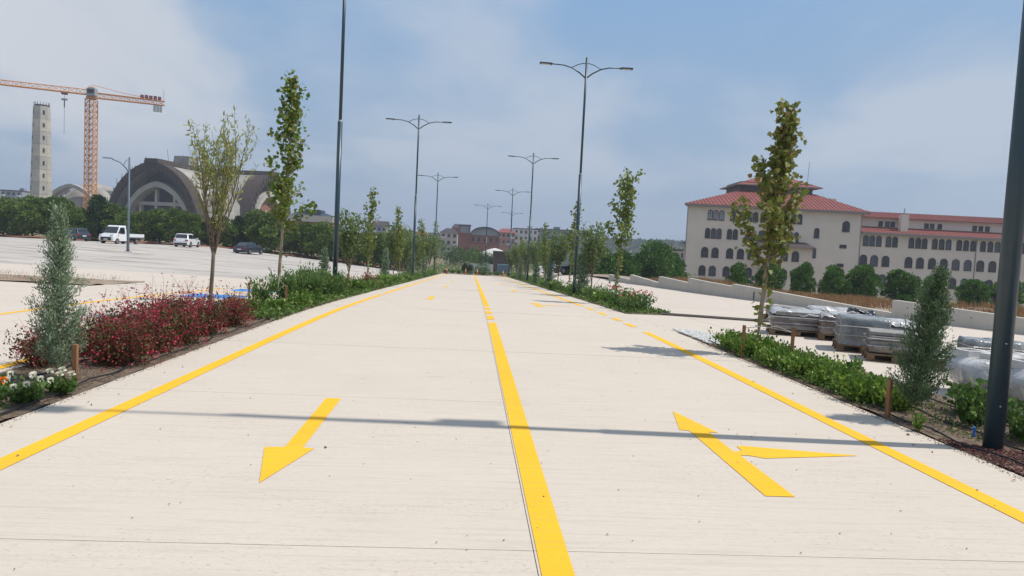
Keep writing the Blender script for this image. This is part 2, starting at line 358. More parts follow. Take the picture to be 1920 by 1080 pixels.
YJ = [3.63+3.55*k for k in range(-4, 25)]
road = strip('road', None, [-3.82, -1.7, .42, 2.5, 4.56], lin(-10, 89.2, 50), M_gap, -.022, kind='structure')
for a, b in zip(YJ[:-1], YJ[1:]):
    b = min(b, 89); slab('slab', -3.8, .413, a, b, M_conc, road, g=.0025); slab('slab', .413, 4.55, a, b, M_conc, road, g=.0025)
pline('centre_line', .43, .60, -8, 15.0, M_yel, road)
for a, b in ((15.7, 16.7), (17.3, 18.2), (18.7, 19.6)): pline('centre_line', .43, .60, a, b, M_yel, road)
pline('centre_line', .43, .60, 20.2, 88.6, M_yel, road)
pline('edge_line', -3.22, -3.06, -8, 24.5, M_yel, road); pline('edge_line', -3.22, -3.06, 25.3, 88, M_yel, road)
pline('edge_line', 3.72, 3.88, -8, 14.4, M_yel, road)
for a, b in ((15.4, 16.2), (16.9, 17.7), (18.7, 19.8), (20.6, 21.8)): pline('edge_line', 3.72, 3.88, a, b, M_yel, road)
pline('edge_line', 3.72, 3.88, 22.7, 88, M_yel, road)
aL = [(-1.43, 7.08), (-1.28, 7.08), (-1.25, 5.36), (-1.16, 5.34), (-1.34, 4.55), (-1.54, 5.34), (-1.39, 5.36)]
aR = [(2.21, 7.05), (2.40, 6.22), (2.315, 6.24), (2.315, 5.62), (2.40, 5.66), (2.41, 5.80), (2.50, 5.80), (3.42, 5.62), (2.52, 5.46), (2.40, 5.53), (2.33, 5.52), (2.345, 4.57), (2.13, 4.57), (2.135, 6.27), (2.05, 6.29)]
arrow = lambda pts, nm: paint(nm, pts, M_yel, road)
arrow(aL, 'arrow_marking'); arrow(aR, 'arrow_marking')
for dy in (17.9, 31.4, 45): arrow([(x, y+dy) for x, y in aL], 'arrow_marking')
for dy in (16.6, 29.4, 43): arrow([(x, y+dy) for x, y in aR], 'arrow_marking')

srv = strip('service_road', None, [-9.6, -7.5, -5.12], lin(-10, 89, 40), M_gap, -.022, kind='structure')
for a, b in zip(YJ[:-1], YJ[1:]):
    slab('slab', -9.6, -5.12, a, min(b, 89), M_conc2, srv)
pline('edge_line', -5.36, -5.22, -6, 14, M_yel, srv); pline('edge_line', -8.5, -8.36, -6, 24, M_yel, srv); pline('edge_line', -8.5, -8.36, 27, 88, M_yel, srv)
for y0 in (18.2, 22.1):
    paint('blue_bay', [(-7.7, y0+.3), (-6.35, y0+.3), (-6.2, y0+1.9), (-7.9, y0+1.9)], M_blue, srv)
    paint('bay_line', [(-8.3, y0-.35), (-5.4, y0-.35), (-5.4, y0-.2), (-8.3, y0-.2)], M_yel, srv)
# arrow of the service road, only its pale head shows
left_apron = strip('concrete_apron', None, [-60, -40, -25, -14, -9.6], lin(-10, 24, 12)+lin(27, 34, 4), M_conc2, -.006, kind='structure')
left_lot = strip('parking_lot', None, [-150, -100, -70, -50, -35, -25, -18, -12, -9.6], lin(34, 97, 26), M_lot, -.004, kind='structure')
strip('earth_verge', lambda x, y: (x, y+.35*(x+14)*0), lin(-40, -11.6, 40), lin(21.6, 25.2, 8), M_earth2, .02, rough=.06, kind='structure')
strip('red_earth_bank', None, lin(-150, -9.4, 80), lin(97, 104, 6), M_redearth, .1, rough=.5, kind='structure')
rlot = strip('parking_area', None, [6.2, 9, 12, 18], lin(-10, 90, 40), M_gap, -.024, kind='structure')
strip('driveway', None, [4.56, 6.2], lin(13.4, 19.6, 6), M_conc, -.003, kind='structure')
for yy in range(-2, 18):
    for x0, x1 in ((6.2, 11.2), (11.2, 17)):
        slab('slab', x0, x1, yy*5.2-2, yy*5.2+3.2, M_conc2, rlot, g=.006)
# planting beds of bare soil between the roads
strip('left_bed', None, lin(-5.12, -3.8, 12), lin(-2, 89, 500), M_soil, .0, rough=.035, kind='structure', seed=3)
strip('right_bed', None, lin(4.56, 6.2, 12), lin(-2, 14.6, 110), M_soil, .0, rough=.04, kind='structure', seed=8)
strip('right_bed', None, lin(4.56, 6.2, 8), lin(19.6, 89, 300), M_soil, .0, rough=.035, kind='structure', seed=5)
# ------------------------------------------------------------------ right retaining wall and the bank behind it
WP = [(19.6, 4), (17.2, 10), (15.2, 17.8), (14.2, 22), (13.4, 27), (12.3, 34.3), (11.5, 44), (11.1, 50), (11.0, 56)]
def wx(y):
    for (a, b), (c, e) in zip(WP[:-1], WP[1:]):
        if b <= y <= e: return a+(c-a)*(y-b)/(e-b)
    return WP[-1][0] if y > WP[-1][1] else WP[0][0]+(WP[0][1]-y)*.4
wall = empty('retaining_wall', (14, 22, 0), 'low pale concrete wall with stepped sloping tops behind the pallets', 'wall')
TW = .22
segs = [(54.1, 47.7, -.09, -.19), (47.7, 41.85, .16, -.08), (41.85, 37.26, .32, .19), (37.26, 32.22, .45, .31), (32.22, 22.1, .43, .09), (22.1, 11.5, .53, .24), (11.5, 4.2, .5, .3)]
for ya, yb, za, zb in segs:
    b = MB(); n = max(2, int((ya-yb)/2)); P = []
    for i in range(n+1):
        y = ya+(yb-ya)*i/n; x = wx(y); z = za+(zb-za)*i/n; P.append((x, y, z))
    vs = []
    for x, y, z in P: vs += [(x, y, h(x, y)-.2), (x, y, z), (x+TW, y+.04, z), (x+TW, y+.04, h(x, y)-.2)]
    fs = [(4*i+k, 4*i+4+k, 4*i+4+(k+1) % 4, 4*i+(k+1) % 4) for i in range(n) for k in range(3)]+[(0, 1, 2, 3), (4*n+3, 4*n+2, 4*n+1, 4*n)]
    b.add(vs, fs); s_ = b.build('wall_panel', M_wallc, wall); s_.location = (-14, -22, 0)
    if yb > 3 and ya < 33:                           # round formwork tie holes
        for i in range(int((ya-yb)/1.1)):
            y = ya-.6-i*1.1; x = wx(y); z = za+(zb-za)*(ya-y)/(ya-yb)-.2
            MB().tube([(x-.004, y, z), (x+.03, y, z)], .022, 8).build('tie_hole', M_hole, s_)
MB().box(-.02, .01, -.035, .035, -.18, .17).build('wall_slot', M_hole, wall, (wx(30.3)-14, 30.3-22, .02))
def bank_z(x, y, d):
    T = [(0, .12), (12, .10), (17, .22), (19, .30), (21, .33), (22.3, .02), (25, .08), (27, .06), (29, -.05), (32, -.10), (36, -.05), (39, .12), (42, -.05), (50, -.3), (70, -.7)]
    for (a, za), (b_, zb) in zip(T[:-1], T[1:]):
        if a <= y <= b_: z = za+(zb-za)*(y-a)/(b_-a); break
    z += .035*min(d, 3)
    if d > 3: z -= (d-3)*.12
    return max(z, -5.6)
V = []; ysb = lin(2, 54, 52)+[60, 66]; ds = [.16, 1, 2, 3.5, 5, 6.5, 9, 12, 16, 22, 30, 42, 60, 90, 130]
for y in ysb:
    for d in ds:
        x = wx(y)+d; yy = y+d*.5
        V.append((x, yy, bank_z(x, y, d)+.05*noise.noise(Vector((x, yy, 1)))))
nx = len(ds); I = [k for j in range(len(ysb)-1) for i in range(nx-1) for k in (j*nx+i, j*nx+i+1, (j+1)*nx+i+1, (j+1)*nx+i)]
tag(link('grass_bank', npmesh('grass_bank', V, [4]*(len(I)//4), I, M_earth2)), kind='structure')
V = [(x, y, -6.0) for y in (80, 230) for x in (24, 130)]
tag(link('building_yard', npmesh('building_yard', V, [4], [0, 1, 3, 2], M_conc2)), kind='structure')

# ------------------------------------------------------------------ leaves and foliage
SH = {'oval': [(0, 0), (.32, .3), (.36, .6), (0, 1), (-.36, .6), (-.32, .3)],
      'lance': [(0, 0), (.13, .35), (.1, .75), (0, 1), (-.1, .75), (-.13, .35)],
      'diamond': [(0, 0), (.34, .5), (0, 1), (-.34, .5)],
      'star': [(0, 0), (.28, .10), (.5, .30), (.36, .48), (.42, .74), (.2, .76), (0, 1.0), (-.2, .76), (-.42, .74), (-.36, .48), (-.5, .30), (-.28, .10)],
      'blade': [(.03, 0), (.02, .6), (0, 1), (-.02, .6), (-.03, 0)],
      'spray': [(0, 0), (.12, .2), (.32, .32), (.17, .42), (.28, .7), (.1, .66), (0, 1), (-.1, .66), (-.28, .7), (-.17, .42), (-.32, .32), (-.12, .2)]}
def rv(n, z=0.):
    d = rng.normal(size=(n, 3)); d[:, 2] += z; return d/np.linalg.norm(d, axis=1)[:, None]
def leaves(name, P, size, shape, m, dirs=None, fold=.25, jitter=.35):
    P = np.asarray(P, float); n = len(P)
    a = rv(n) if dirs is None else np.asarray(dirs, float)+rng.normal(size=(n, 3))*jitter
    a /= np.linalg.norm(a, axis=1)[:, None]+1e-9
    b = np.cross(a, rv(n)); b /= np.linalg.norm(b, axis=1)[:, None]+1e-9; c = np.cross(a, b)
    s = (np.broadcast_to(size, (n,))*rng.uniform(.65, 1.2, n))[:, None, None]
    o = np.array(SH[shape]); k = len(o)
    V = P[:, None, :]+s*(b[:, None, :]*o[None, :, :1]+a[:, None, :]*o[None, :, 1:]+c[:, None, :]*(np.abs(o[None, :, :1])*fold*2))
    return npmesh(name, V.reshape(-1, 3), np.full(n, k), np.arange(n*k), m)
def polyl(p0, d, L, n=4, bend=.25, up=.0):
    pts = [np.array(p0, float)]; d = np.array(d, float)
    for i in range(n):
        d = d+rng.normal(size=3)*bend/n+np.array([0, 0, up/n]); d /= np.linalg.norm(d); pts.append(pts[-1]+d*L/n)
    return pts
def along(pts, n, off=0.):
    pts = np.array(pts); t = rng.uniform(.1, 1, n)*(len(pts)-1); i = np.minimum(t.astype(int), len(pts)-2); f = (t-i)[:, None]
    return pts[i]*(1-f)+pts[i+1]*f+rng.normal(size=(n, 3))*off, pts[i+1]-pts[i]

def plane_tree(H, cb, wmax, leaf, lean, m, n=900, low=0, trunk=.045, tb=M_barkp, prof=None, rich=1.0, wig=.06, shape='star'):
    """young plane tree: slender trunk, short steep branches, lobed leaves; lean = sideways shift at the top"""
    root = empty('plane_tree', (0, 0, 0)); T = []
    def axis(z):
        t = z/H; return np.array([lean*t**1.5+wig*sin(3.1*t+1)*t, wig*sin(2.3*t)*t, z])
    mb = MB(); zz = np.linspace(-.05, H*.985, 14); mb.tube([axis(z) for z in zz], [trunk*(1-.78*max(z, 0)/H) for z in zz], 9); mb.build('trunk', tb, root, smooth=True)
    br = MB(); P = []; D = []; nb = int(19*H/4.5)
    prof = prof or (lambda t: (sin(pi*min(1, t*.9+.12)))**.7)
    for i in range(nb):
        t = (i+.5)/nb; z = cb+(H-cb)*t*.97; L = wmax*max(.12, prof(t))*rng.uniform(.55, 1.3)
        ph = i*2.4+rng.uniform(-.5, .5); d = (cos(ph)*.75, sin(ph)*.75, .95); pl = polyl(axis(max(.1, z-L*.55)), d, L*1.25, 4, .35, .2)
        br.tube(pl, [.011, .009, .007, .005, .003], 4); k = int(n/nb*(.35+L/wmax*.9))
        p, dd = along(pl, int(k*rng.uniform(.45, 1.5)), .045+.05*wmax); P.append(p); D.append(dd)
    k = int(n*.10); zz = rng.uniform(cb, H, k); P.append(np.array([axis(z) for z in zz])+rng.normal(size=(k, 3))*.06); D.append(rv(k, .5))
    if low:
        zz = rng.uniform(.25, cb, low); q = np.array([axis(z) for z in zz]); P.append(q+rng.normal(size=(low, 3))*[.07, .07, .05]); D.append(rv(low))
    br.build('branches', tb, root)
    P = np.concatenate(P); D = np.concatenate(D); D = D/np.linalg.norm(D, axis=1)[:, None]+np.array([0, 0, -.35])
    link('crown', leaves('crown', P, leaf, shape, m, D, jitter=.8), root); return root
def willow_tree(H, fork, spread, n, m, leaf=.075, nsh=34, trunk=.04, tb=M_bark, dense=1.):
    """thin trunk that splits into a fan of long upright shoots with narrow leaves"""
    root = empty('willow_tree', (0, 0, 0)); mb = MB(); ax = polyl((0, 0, -.05), (0.02, 0, 1), fork+.05, 6, .1)
    mb.tube(ax, np.linspace(trunk, trunk*.8, 7), 9); br = MB(); P = []; D = []; top = ax[-1]
    mains = []
    for i in range(8):
        ph = i*2.4; s = rng.uniform(.25, .6)*spread*1.2; d = (cos(ph)*s, sin(ph)*s, 1.0)
        pl = polyl(top-np.array([0, 0, rng.uniform(0, .25)]), d, (H-fork)*rng.uniform(.45, .7), 5, .3, .1); br.tube(pl, np.linspace(trunk*.5, trunk*.22, 6), 5); mains.append(pl)
    for i in range(nsh):
        pl0 = mains[i % 8]; j = rng.integers(1, 6); p0 = pl0[j]; ph = rng.uniform(0, 2*pi); s = rng.uniform(.15, 1.15)*spread
        rem = H-p0[2]; L = rem*rng.uniform(.5, 1.05)/(1+s*.3); pl = polyl(p0, (cos(ph)*s, sin(ph)*s, 1), L, 5, .35, .15)
        br.tube(pl, np.linspace(.009, .0025, 6), 3); p, dd = along(pl, int(n/nsh), .03*dense+.005); P.append(p); D.append(dd+rng.normal(size=dd.shape)*.6*np.linalg.norm(dd, axis=1)[:, None])
    mb.build('trunk', tb, root, smooth=True); br.build('branches', tb, root)
    link('crown', leaves('crown', np.concatenate(P), leaf, 'lance' if dense < 1.5 else 'oval', m, np.concatenate(D), jitter=.05), root); return root
def conifer(H, R, n, m, leaf=.05, gap=.12, lean=0., shape='spray', tb=M_bark2, top=.0, pw=.9, nb=95):
    """young cypress: tapering stem and upswept feathery sprays"""
    root = empty('cypress_tree', (0, 0, 0)); mb = MB(); ax = lambda z: np.array([lean*(z/H)**1.3, 0, z])
    mb.tube([ax(z) for z in np.linspace(-.04, H*.97, 9)], np.linspace(.022, .004, 9)*(H/1.8), 7); mb.build('trunk', tb, root, smooth=True)
    br = MB(); P = []; D = []; pass
    for i in range(nb):
        t = gap+(1-gap)*((i+.5)/nb)**1.05; z = H*t*.97; L = R*(1.02-t)**pw*rng.uniform(.45, 1.3)*(1 if t > gap+.1 else .8)+.03; ph = i*2.39996+rng.uniform(-.4, .4)
        pl = polyl(ax(z), (cos(ph), sin(ph), .55+.5*t), L, 4, .3, .45); br.tube(pl, np.linspace(.006, .002, 5), 3, cap=False)
        k = int(n/nb*(.3+1.3*L/R)); p, dd = along(pl, k, .018+.016*R); P.append(p); D.append(dd/np.linalg.norm(dd, axis=1)[:, None]+np.array([0, 0, .3]))
    br.build('branches', tb, root)
    link('foliage', leaves('foliage', np.concatenate(P), leaf, shape, m, np.concatenate(D), jitter=.55), root); return root
def pine_tree(H, R, n, m, leaf=.34, base=.12, lobes=26, seedoff=0, tb=M_bark2, name='pine_tree', squash=1.0, pointed=False):
    """dense rounded evergreen: tufts on the surface of many overlapping boughs, gaps between"""
    root = empty(name, (0, 0, 0)); mb = MB(); mb.tube([(0, 0, -.4), (.03*H, 0, H*.4), (0, .02*H, H*.85)], [.035*H*.6, .025*H*.6, .01*H], 7); mb.build('trunk', tb, root, smooth=True)
    P = []; D = []; br = MB()
    for i in range(lobes):
        t = (i+.5)/lobes; z = H*(base+(.93-base)*t); ph = i*2.4+rng.uniform(-.6, .6)
        prof = (1.05-t)**.85 if pointed else (sin(pi*min(1, .16+t*.84)))**.55
        rr = R*prof*rng.uniform(.45, .82); lr = R*rng.uniform(.26, .42)*(1-.35*t if pointed else 1)
        c = np.array([cos(ph)*rr, sin(ph)*rr, z]); br.tube([(0, 0, max(.1, z-.25*R)), tuple(c)], [.05*R/2, .02*R/2], 4)
        k = int(n/lobes); d = rv(k, .25); q = c+d*lr*rng.uniform(.55, 1.05, k)[:, None]*np.array([1, 1, .75*squash]); q[:, 2] = np.maximum(q[:, 2], .12*H*base+.15)
        P.append(q); D.append(d+np.array([0, 0, .55]))
    k = n//5; d = rv(k); P.append(np.array([0, 0, H*.5])+d*np.array([R*.6, R*.6, H*.33])*rng.uniform(.3, 1, k)[:, None]); D.append(d)
    br.build('boughs', tb, root)
    link('crown', leaves('crown', np.concatenate(P), leaf, 'spray', m, np.concatenate(D), jitter=.45, fold=.1), root); return root
def bush(name, r, H, n, leaf, m, shape='oval', stems=10, smat=M_bark, flat=1., part='foliage', up=.4):
    root = empty(name, (0, 0, 0)); st = MB(); P = []; D = []
    for i in range(stems):
        ph = rng.uniform(0, 2*pi); s = rng.uniform(.1, 1)*r/H*1.1; pl = polyl((cos(ph)*r*.15, sin(ph)*r*.15, -.02), (cos(ph)*s, sin(ph)*s, 1), H*rng.uniform(.65, 1.02)*math.sqrt(1+s*s*.4), 4, .3)
        st.tube(pl, np.linspace(.006, .002, 5), 3, cap=False); p, dd = along(pl, int(n/stems), r*.16*flat); P.append(p); D.append(dd/np.linalg.norm(dd, axis=1)[:, None]+rv(len(p))*.8+np.array([0, 0, up]))
    st.build('stems', smat, root); P = np.concatenate(P); P[:, 2] = np.maximum(P[:, 2], .02)
    link(part, leaves(part, P, leaf, shape, m, np.concatenate(D), jitter=.4), root); return root
def heads(root, n, r, H, size, m, name='flower', petals=14, zlo=.75, spots=None):
    """domed flower heads, one object each, sharing a mesh"""
    k = petals; d = rv(k, .9); me = leaves(name, d*size*.35, size*.6, 'oval', m, d, jitter=.3)
    for i in range(n):
        if spots: x, y, z = spots[i]
        else: ph = rng.uniform(0, 2*pi); q = r*math.sqrt(rng.uniform(0, 1)); x, y, z = q*cos(ph), q*sin(ph), H*rng.uniform(zlo, 1.08)
        link(name, me, root, (x, y, z))

def gz(x, y): return h(x, y)
# ---- left bed, near to far
ORNG = leafm('lantana_leaf', [(.075, .15, .03), (.11, .19, .04), (.05, .11, .02)], .3)
for i, (x, y, r, hh, lab, mf, sp) in enumerate([
    (-4.2, 6.12, .22, .23, 'orange flowered lantana bush low at the left edge of the photo', M_orange, [(.02, -.1, .26), (.2, .05, .24), (-.1, -.2, .2), (.0, .12, .27)]),
    (-3.98, 5.72, .2, .20, 'nearest lantana bush in the left bed with two small orange heads', M_orange, [(.15, -.05, .2), (-.14, .0, .22)]),
    (-4.42, 6.5, .2, .22, 'white flowered lantana bush at the left frame edge below the conifer', M_white, [(-.02, 0, .24), (-.1, .1, .22)]),
    (-4.02, 6.45, .19, .2, 'white lantana bush in bloom beside the road, left of the yellow line', M_white, [(.1, -.12, .17), (.16, 0, .2), (0, -.16, .15), (-.1, -.1, .2), (.05, .05, .22), (-.12, -.02, .24), (.2, .1, .17), (.0, .15, .21)]),
    (-3.95, 6.85, .14, .18, 'small white lantana clump by the stake of the blue green conifer', M_white, [(.05, -.08, .18), (.12, .02, .17), (0, .06, .2), (-.1, 0, .19), (.03, -.0, .21)])]):
    b = bush('lantana_bush', r, hh, 520, .045, ORNG, 'oval', 16); heads(b, len(sp), r, hh, .043, mf, petals=26, spots=[(a*.9, c*.9-.03, e_+.035) for a, c, e_ in sp])
    place(b, (x, y, gz(x, y)), 0, 1, lab, 'bush', 'lantana bushes in the left bed')
b = conifer(1.86, .46, 15000, M_cyp, .034, .06, .02, pw=1.0, shape='lance', nb=120); place(b, (-4.37, 7.5, 0), 0, 1, 'pale blue green conifer in the left bed in front of the red bushes', 'conifer')
def stake(loc, H_, label, r=.022, tilt=0, group='wooden stakes in the beds'):
    s_ = MB(); s_.cbox((0, 0, H_/2-.03), (r*2, r*2, H_+.06)); o = s_.build('wooden_stake', M_stake, None, loc, bevel=.004); o.rotation_euler = (tilt, tilt*.5, random.uniform(0, 1)); return tag(o, label, 'stake', group)
stake((-4.13, 7.42, 0), .40, 'short brown stake at the foot of the blue green conifer on the left', .024)
# gaura: a mass of dark red bushes with long flowering wands
G = []
for v in range(4):
    b = bush('gaura_bush', .44, .50, 3000, .036, M_gaural, 'oval', 34, M_wisp, 1.3)
    st = MB(); P = []
    for i in range(22):
        ph = rng.uniform(0, 2*pi); s = rng.uniform(.05, .8); pl = polyl((cos(ph)*.12, sin(ph)*.12, .3), (cos(ph)*s, sin(ph)*s, 1), rng.uniform(.25, .65), 4, .3); st.tube(pl, .0013, 3, cap=False)
        p, _ = along(pl, 7, .012); P.append(p)
    st.build('wands', M_wisp, b); q = rng.uniform(0, 2*pi, 470); rr = .44*np.sqrt(rng.uniform(0, 1, 470)); P.append(np.stack([rr*np.cos(q), rr*np.sin(q), .5-.35*(rr/.42)**2+rng.uniform(-.18, .08, 470)], 1))
    link('flowers', leaves('flowers', np.concatenate(P), .034, 'diamond', M_gauraf), b)['kind'] = 'stuff'; G.append(b)
gl = ['leftmost gaura bush peeping out behind the blue green conifer', 'gaura bush with deep red leaves just right of the conifer stake', 'dark gaura bush behind the two front red ones', 'front gaura bush, brightest crimson, nearest the road',
      'gaura bush in the middle of the red mass', 'gaura bush on the road side in the middle of the red mass', 'gaura bush on the far side in the middle of the red mass', 'gaura bush in front of the thin willow trunk',
      'gaura bush behind the thin willow trunk', 'greener gaura bush on the road edge before the green shrubs', 'last crimson gaura bush of the red mass before the green shrubs', 'tall wispy gaura bush at the far edge of the bed']
for i, (x, y, s) in enumerate([(-4.95, 8.3, .8), (-4.2, 8.5, 1.0), (-4.85, 9.1, .95), (-4.25, 9.3, 1.0), (-4.7, 10.0, 1.05), (-4.2, 10.2, .95), (-4.85, 10.9, 1.0), (-4.3, 11.2, 1.0), (-4.8, 12.2, 1.0), (-4.25, 12.4, .9), (-4.5, 13.4, .85), (-4.95, 11.6, 1.05)]):
    G_ = G[i % 4]; place(G_, (x, y, gz(x, y)), i*1.3, s, gl[i], 'bush', 'dark red gaura bushes in the left bed')
b = willow_tree(3.95, 1.4, .50, 2300, M_mul, .095, 50, .040, M_bark); b.name = 'young_willow_tree'
place(b, (-4.9, 13.16, gz(-4.9, 13.16)), 0, 1, 'thin airy willow with a fan of yellow green shoots above the red bushes', 'tree')
b = plane_tree(5.62, 2.15, .72, .10, .30, M_plane2, 1750, 10, .045, M_barkp, prof=lambda t: max(.3, .95*(1-t)**.6+.12*sin(t*19)))
place(b, (-4.7, 17.0, gz(-4.7, 17)), 0, 1, 'tall young plane tree left of the left foreground lamp pole', 'tree', 'young plane trees in the beds')
for x, y, H_, lab in [(-4.75, 11.7, .42, 'stake behind the red bushes left of the willow trunk'), (-4.3, 12.3, .5, 'stake in the red bushes right of the willow trunk'), (-5.0, 15.8, .6, 'stake left of the plane tree trunk by the blue bays'), (-4.25, 16.1, .55, 'stake right of the plane tree trunk in green shrubs'),
                       (-4.3, 24.2, .7, 'one of two thin stakes past the left lamp pole, nearer the road'), (-4.75, 24.6, .7, 'one of two thin stakes past the left lamp pole, farther from the road')]:
    stake((x, y, gz(x, y)), H_, lab)
def rope(pts, label, r=.006, m=M_rope, name='rope', cat='rope', group=None, n=5):
    return tag(MB().tube(pts, r, n).build(name, m), label, cat, group)
rope([(-5.0, 15.8, .50), (-4.7, 16.97, .62), (-4.25, 16.1, .46)], 'slack rope tying the tall left plane tree to its stakes')
rope([(-4.75, 11.7, .36), (-4.87, 13.1, .5), (-4.3, 12.3, .42)], 'rope between the willow trunk and its stakes in the red bushes')
# oleanders and low green shrubs of the left bed
OL = [bush('oleander_bush', .45, .85, 950, .13, M_oleander, 'lance', 22) for _ in range(3)]
ol = ['oleander bush left of the plane tree trunk', 'oleander bush behind the plane tree stakes', 'tall oleander bush between plane tree and left lamp pole', 'oleander bush on the road side before the left lamp pole', 'oleander bush at the foot of the left lamp pole',
      'oleander bush just left of the left lamp pole', 'oleander bush on the far side of the bed before the lamp pole']
for i, (x, y, s) in enumerate([(-4.95, 16.6, .8), (-4.85, 18.2, .95), (-4.5, 19.4, 1.1), (-4.35, 21.2, .95), (-4.35, 22.6, .9), (-4.9, 21.6, 1.05), (-4.95, 19.8, .95)]):
    place(OL[i % 3], (x, y, gz(x, y)), i*2.1, s, ol[i], 'bush', 'oleander bushes in the left bed')
LS = [bush('low_shrub', .36, .36, 700, .06, M_laurel, 'oval', 20) for _ in range(3)]
ls = ['bright green low shrub right after the red bushes', 'bright green low shrub near the willow stake', 'low green shrub in front of the plane tree', 'low green shrub beside the right stake of the plane tree', 'low green shrub along the road edge past the plane tree']
for i, (x, y, s) in enumerate([(-4.6, 14.5, .95), (-4.9, 15.2, .9), (-4.3, 15.4, .85), (-4.15, 16.9, .9), (-4.15, 18.2, .9)]):
    place(LS[i % 3], (x, y, gz(x, y)), i*1.7, s, ls[i], 'bush', 'low green shrubs in the left bed')
CY = [conifer(1.6, .36, 1800, M_cyp, .075, .03, 0, pw=.6) for _ in range(2)]; CY[0].name = CY[1].name = 'blue_cypress'
for i, (x, y, H_, lab) in enumerate([(-4.9, 23.2, 1.5, 'small blue green cypress just left of the left lamp pole'), (-4.8, 38.7, 1.9, 'small blue green cypress right of the thin plane tree in the left row'), (-4.4, 49.6, 2.4, 'blue green cypress between the clustered trees of the left row'), (-4.3, 62, 2.3, 'farthest blue green cypress of the left row'),
                                     (5.2, 31.6, 1.95, 'blue green cypress right of the tall right lamp pole'), (4.9, 42.2, 2.1, 'blue green cypress left of the tall right lamp pole'), (4.9, 51, 2.1, 'second blue green cypress left of the tall right lamp pole'), (4.8, 66, 2.2, 'farthest blue green cypress of the right row')]):
    place(CY[i % 2], (x, y, gz(x, y)), i, H_/1.6, lab, 'conifer', 'blue green cypresses along the road')
PT = [plane_tree(4.6, 1.6, .55, .12, -.1, M_plane2, 560, 20, .035), plane_tree(4.8, 1.4, .5, .12, .35, M_plane2, 560, 25, .035, rich=1)]
WT = [willow_tree(3.5, .9, .6, 2400, M_olive, .11, 44, .035, M_bark, 2.2), willow_tree(3.7, .8, .55, 2600, M_olive, .11, 44, .035, M_bark, 2.2)]
for i, (k, x, y, H_, lab) in enumerate([
    ('w', -5.0, 28.2, 3.3, 'bushy willow just right of the left lamp pole'), ('p', -4.7, 31.4, 4.6, 'slender plane tree two trees right of the left lamp pole'), ('w', -4.8, 42.9, 3.7, 'grey green willow past the slender plane tree on the left'), ('p', -4.3, 41.9, 4.64, 'plane tree beside the grey green willow in the left row'),
    ('w', -4.8, 49.0, 3.4, 'willow standing left of the second left lamp'), ('w', -4.8, 55.0, 3.9, 'willow standing just behind the second left lamp'), ('p', -4.2, 58.5, 4.98, 'plane tree right of the second left lamp'), ('w', -4.3, 66, 4.2, 'dense willow below the third left lamp'), ('w', -4.6, 76.2, 4.6, 'willow at the third left lamp, last but one of the row'), ('p', -4.0, 79.5, 6.2, 'last and darkest tree of the left row at the road end'),
    ('w', 5.6, 31.3, 3.5, 'loose willow right of the tall right lamp pole'), ('p', 5.6, 38.6, 5.2, 'full plane tree showing behind the tall right lamp pole'), ('w', 5.4, 42.2, 3.7, 'willow left of the tall right lamp pole'), ('p', 5.0, 46.2, 4.46, 'plane tree with a thin pale trunk left of the tall right lamp pole'),
    ('w', 5.2, 55.0, 3.7, 'willow just right of the second right lamp'), ('w', 4.9, 61.0, 3.7, 'willow just behind the second right lamp'), ('p', 5.0, 69, 4.3, 'small plane tree of the right row past the second lamp'), ('w', 5.0, 75, 4.0, 'willow of the right row near its far end'), ('w', 4.9, 84, 3.7, 'last willow of the right row at the road end'), ('p', -4.6, 52.3, 3.9, 'short plane tree between two willows of the left row'), ('w', 5.5, 50.0, 3.0, 'low willow behind the pale trunk in the right row')]):
    Q = (PT if k == 'p' else WT)[i % 2]; base = {('p', 0): 4.6, ('p', 1): 4.8, ('w', 0): 3.5, ('w', 1): 3.7}[(k, i % 2)]
    place(Q, (x, y, gz(x, y)), i*1.1, H_/base, lab, 'tree', 'young trees in rows along the road')
# right bed
b = plane_tree(4.30, 1.85, .70, .10, .34, M_plane, 2000, 60, .046, M_barkp, prof=lambda t: max(.22, (1.0 if t < .35 else 1.18-1.15*t)+.2*sin(t*15)), wig=.05)
place(b, (4.97, 11.41, 0), 0, 1, 'olive brown plane tree leaning in front of the long pale building', 'tree')
b = plane_tree(4.85, 2.4, .66, .11, .42, M_plane3, 900, 150, .035, M_barkp, wig=.12, prof=lambda t: .75+.3*sin(t*14))
place(b, (5.3, 24.8, gz(5.3, 24.8)), 0, 1, 'light green leaning plane tree above the pink roses', 'tree')
b = conifer(1.66, .46, 18000, M_cypd, .034, .10, .2, pw=.75, shape='lance', nb=120); place(b, (4.80, 6.97, 0), 0, 1, 'dark green cypress beside the nearest lamp pole', 'conifer')
for x, y, H_, lab in [(4.62, 11.15, .55, 'stake left of the leaning plane tree on the right'), (5.25, 10.7, .6, 'stake right of the leaning plane tree with the rope'), (4.62, 7.12, .42, 'short brown stake at the foot of the dark green cypress'), (5.35, 22.6, .6, 'dark stake among the pink roses')]: stake((x, y, gz(x, y)), H_, lab)
rope([(4.62, 11.15, .50), (5.05, 11.35, .52), (5.25, 10.7, .50)], 'rope rail around the leaning plane tree on the right', .008)
rope([(5.25, 10.7, .50), (5.6, 12.1, .46), (5.02, 11.5, .44)], 'second rope behind the leaning plane tree on the right', .007)
LR = [bush('laurel_shrub', .27, .29, 950, .044, M_laurel, 'oval', 20, up=.7) for _ in range(4)]
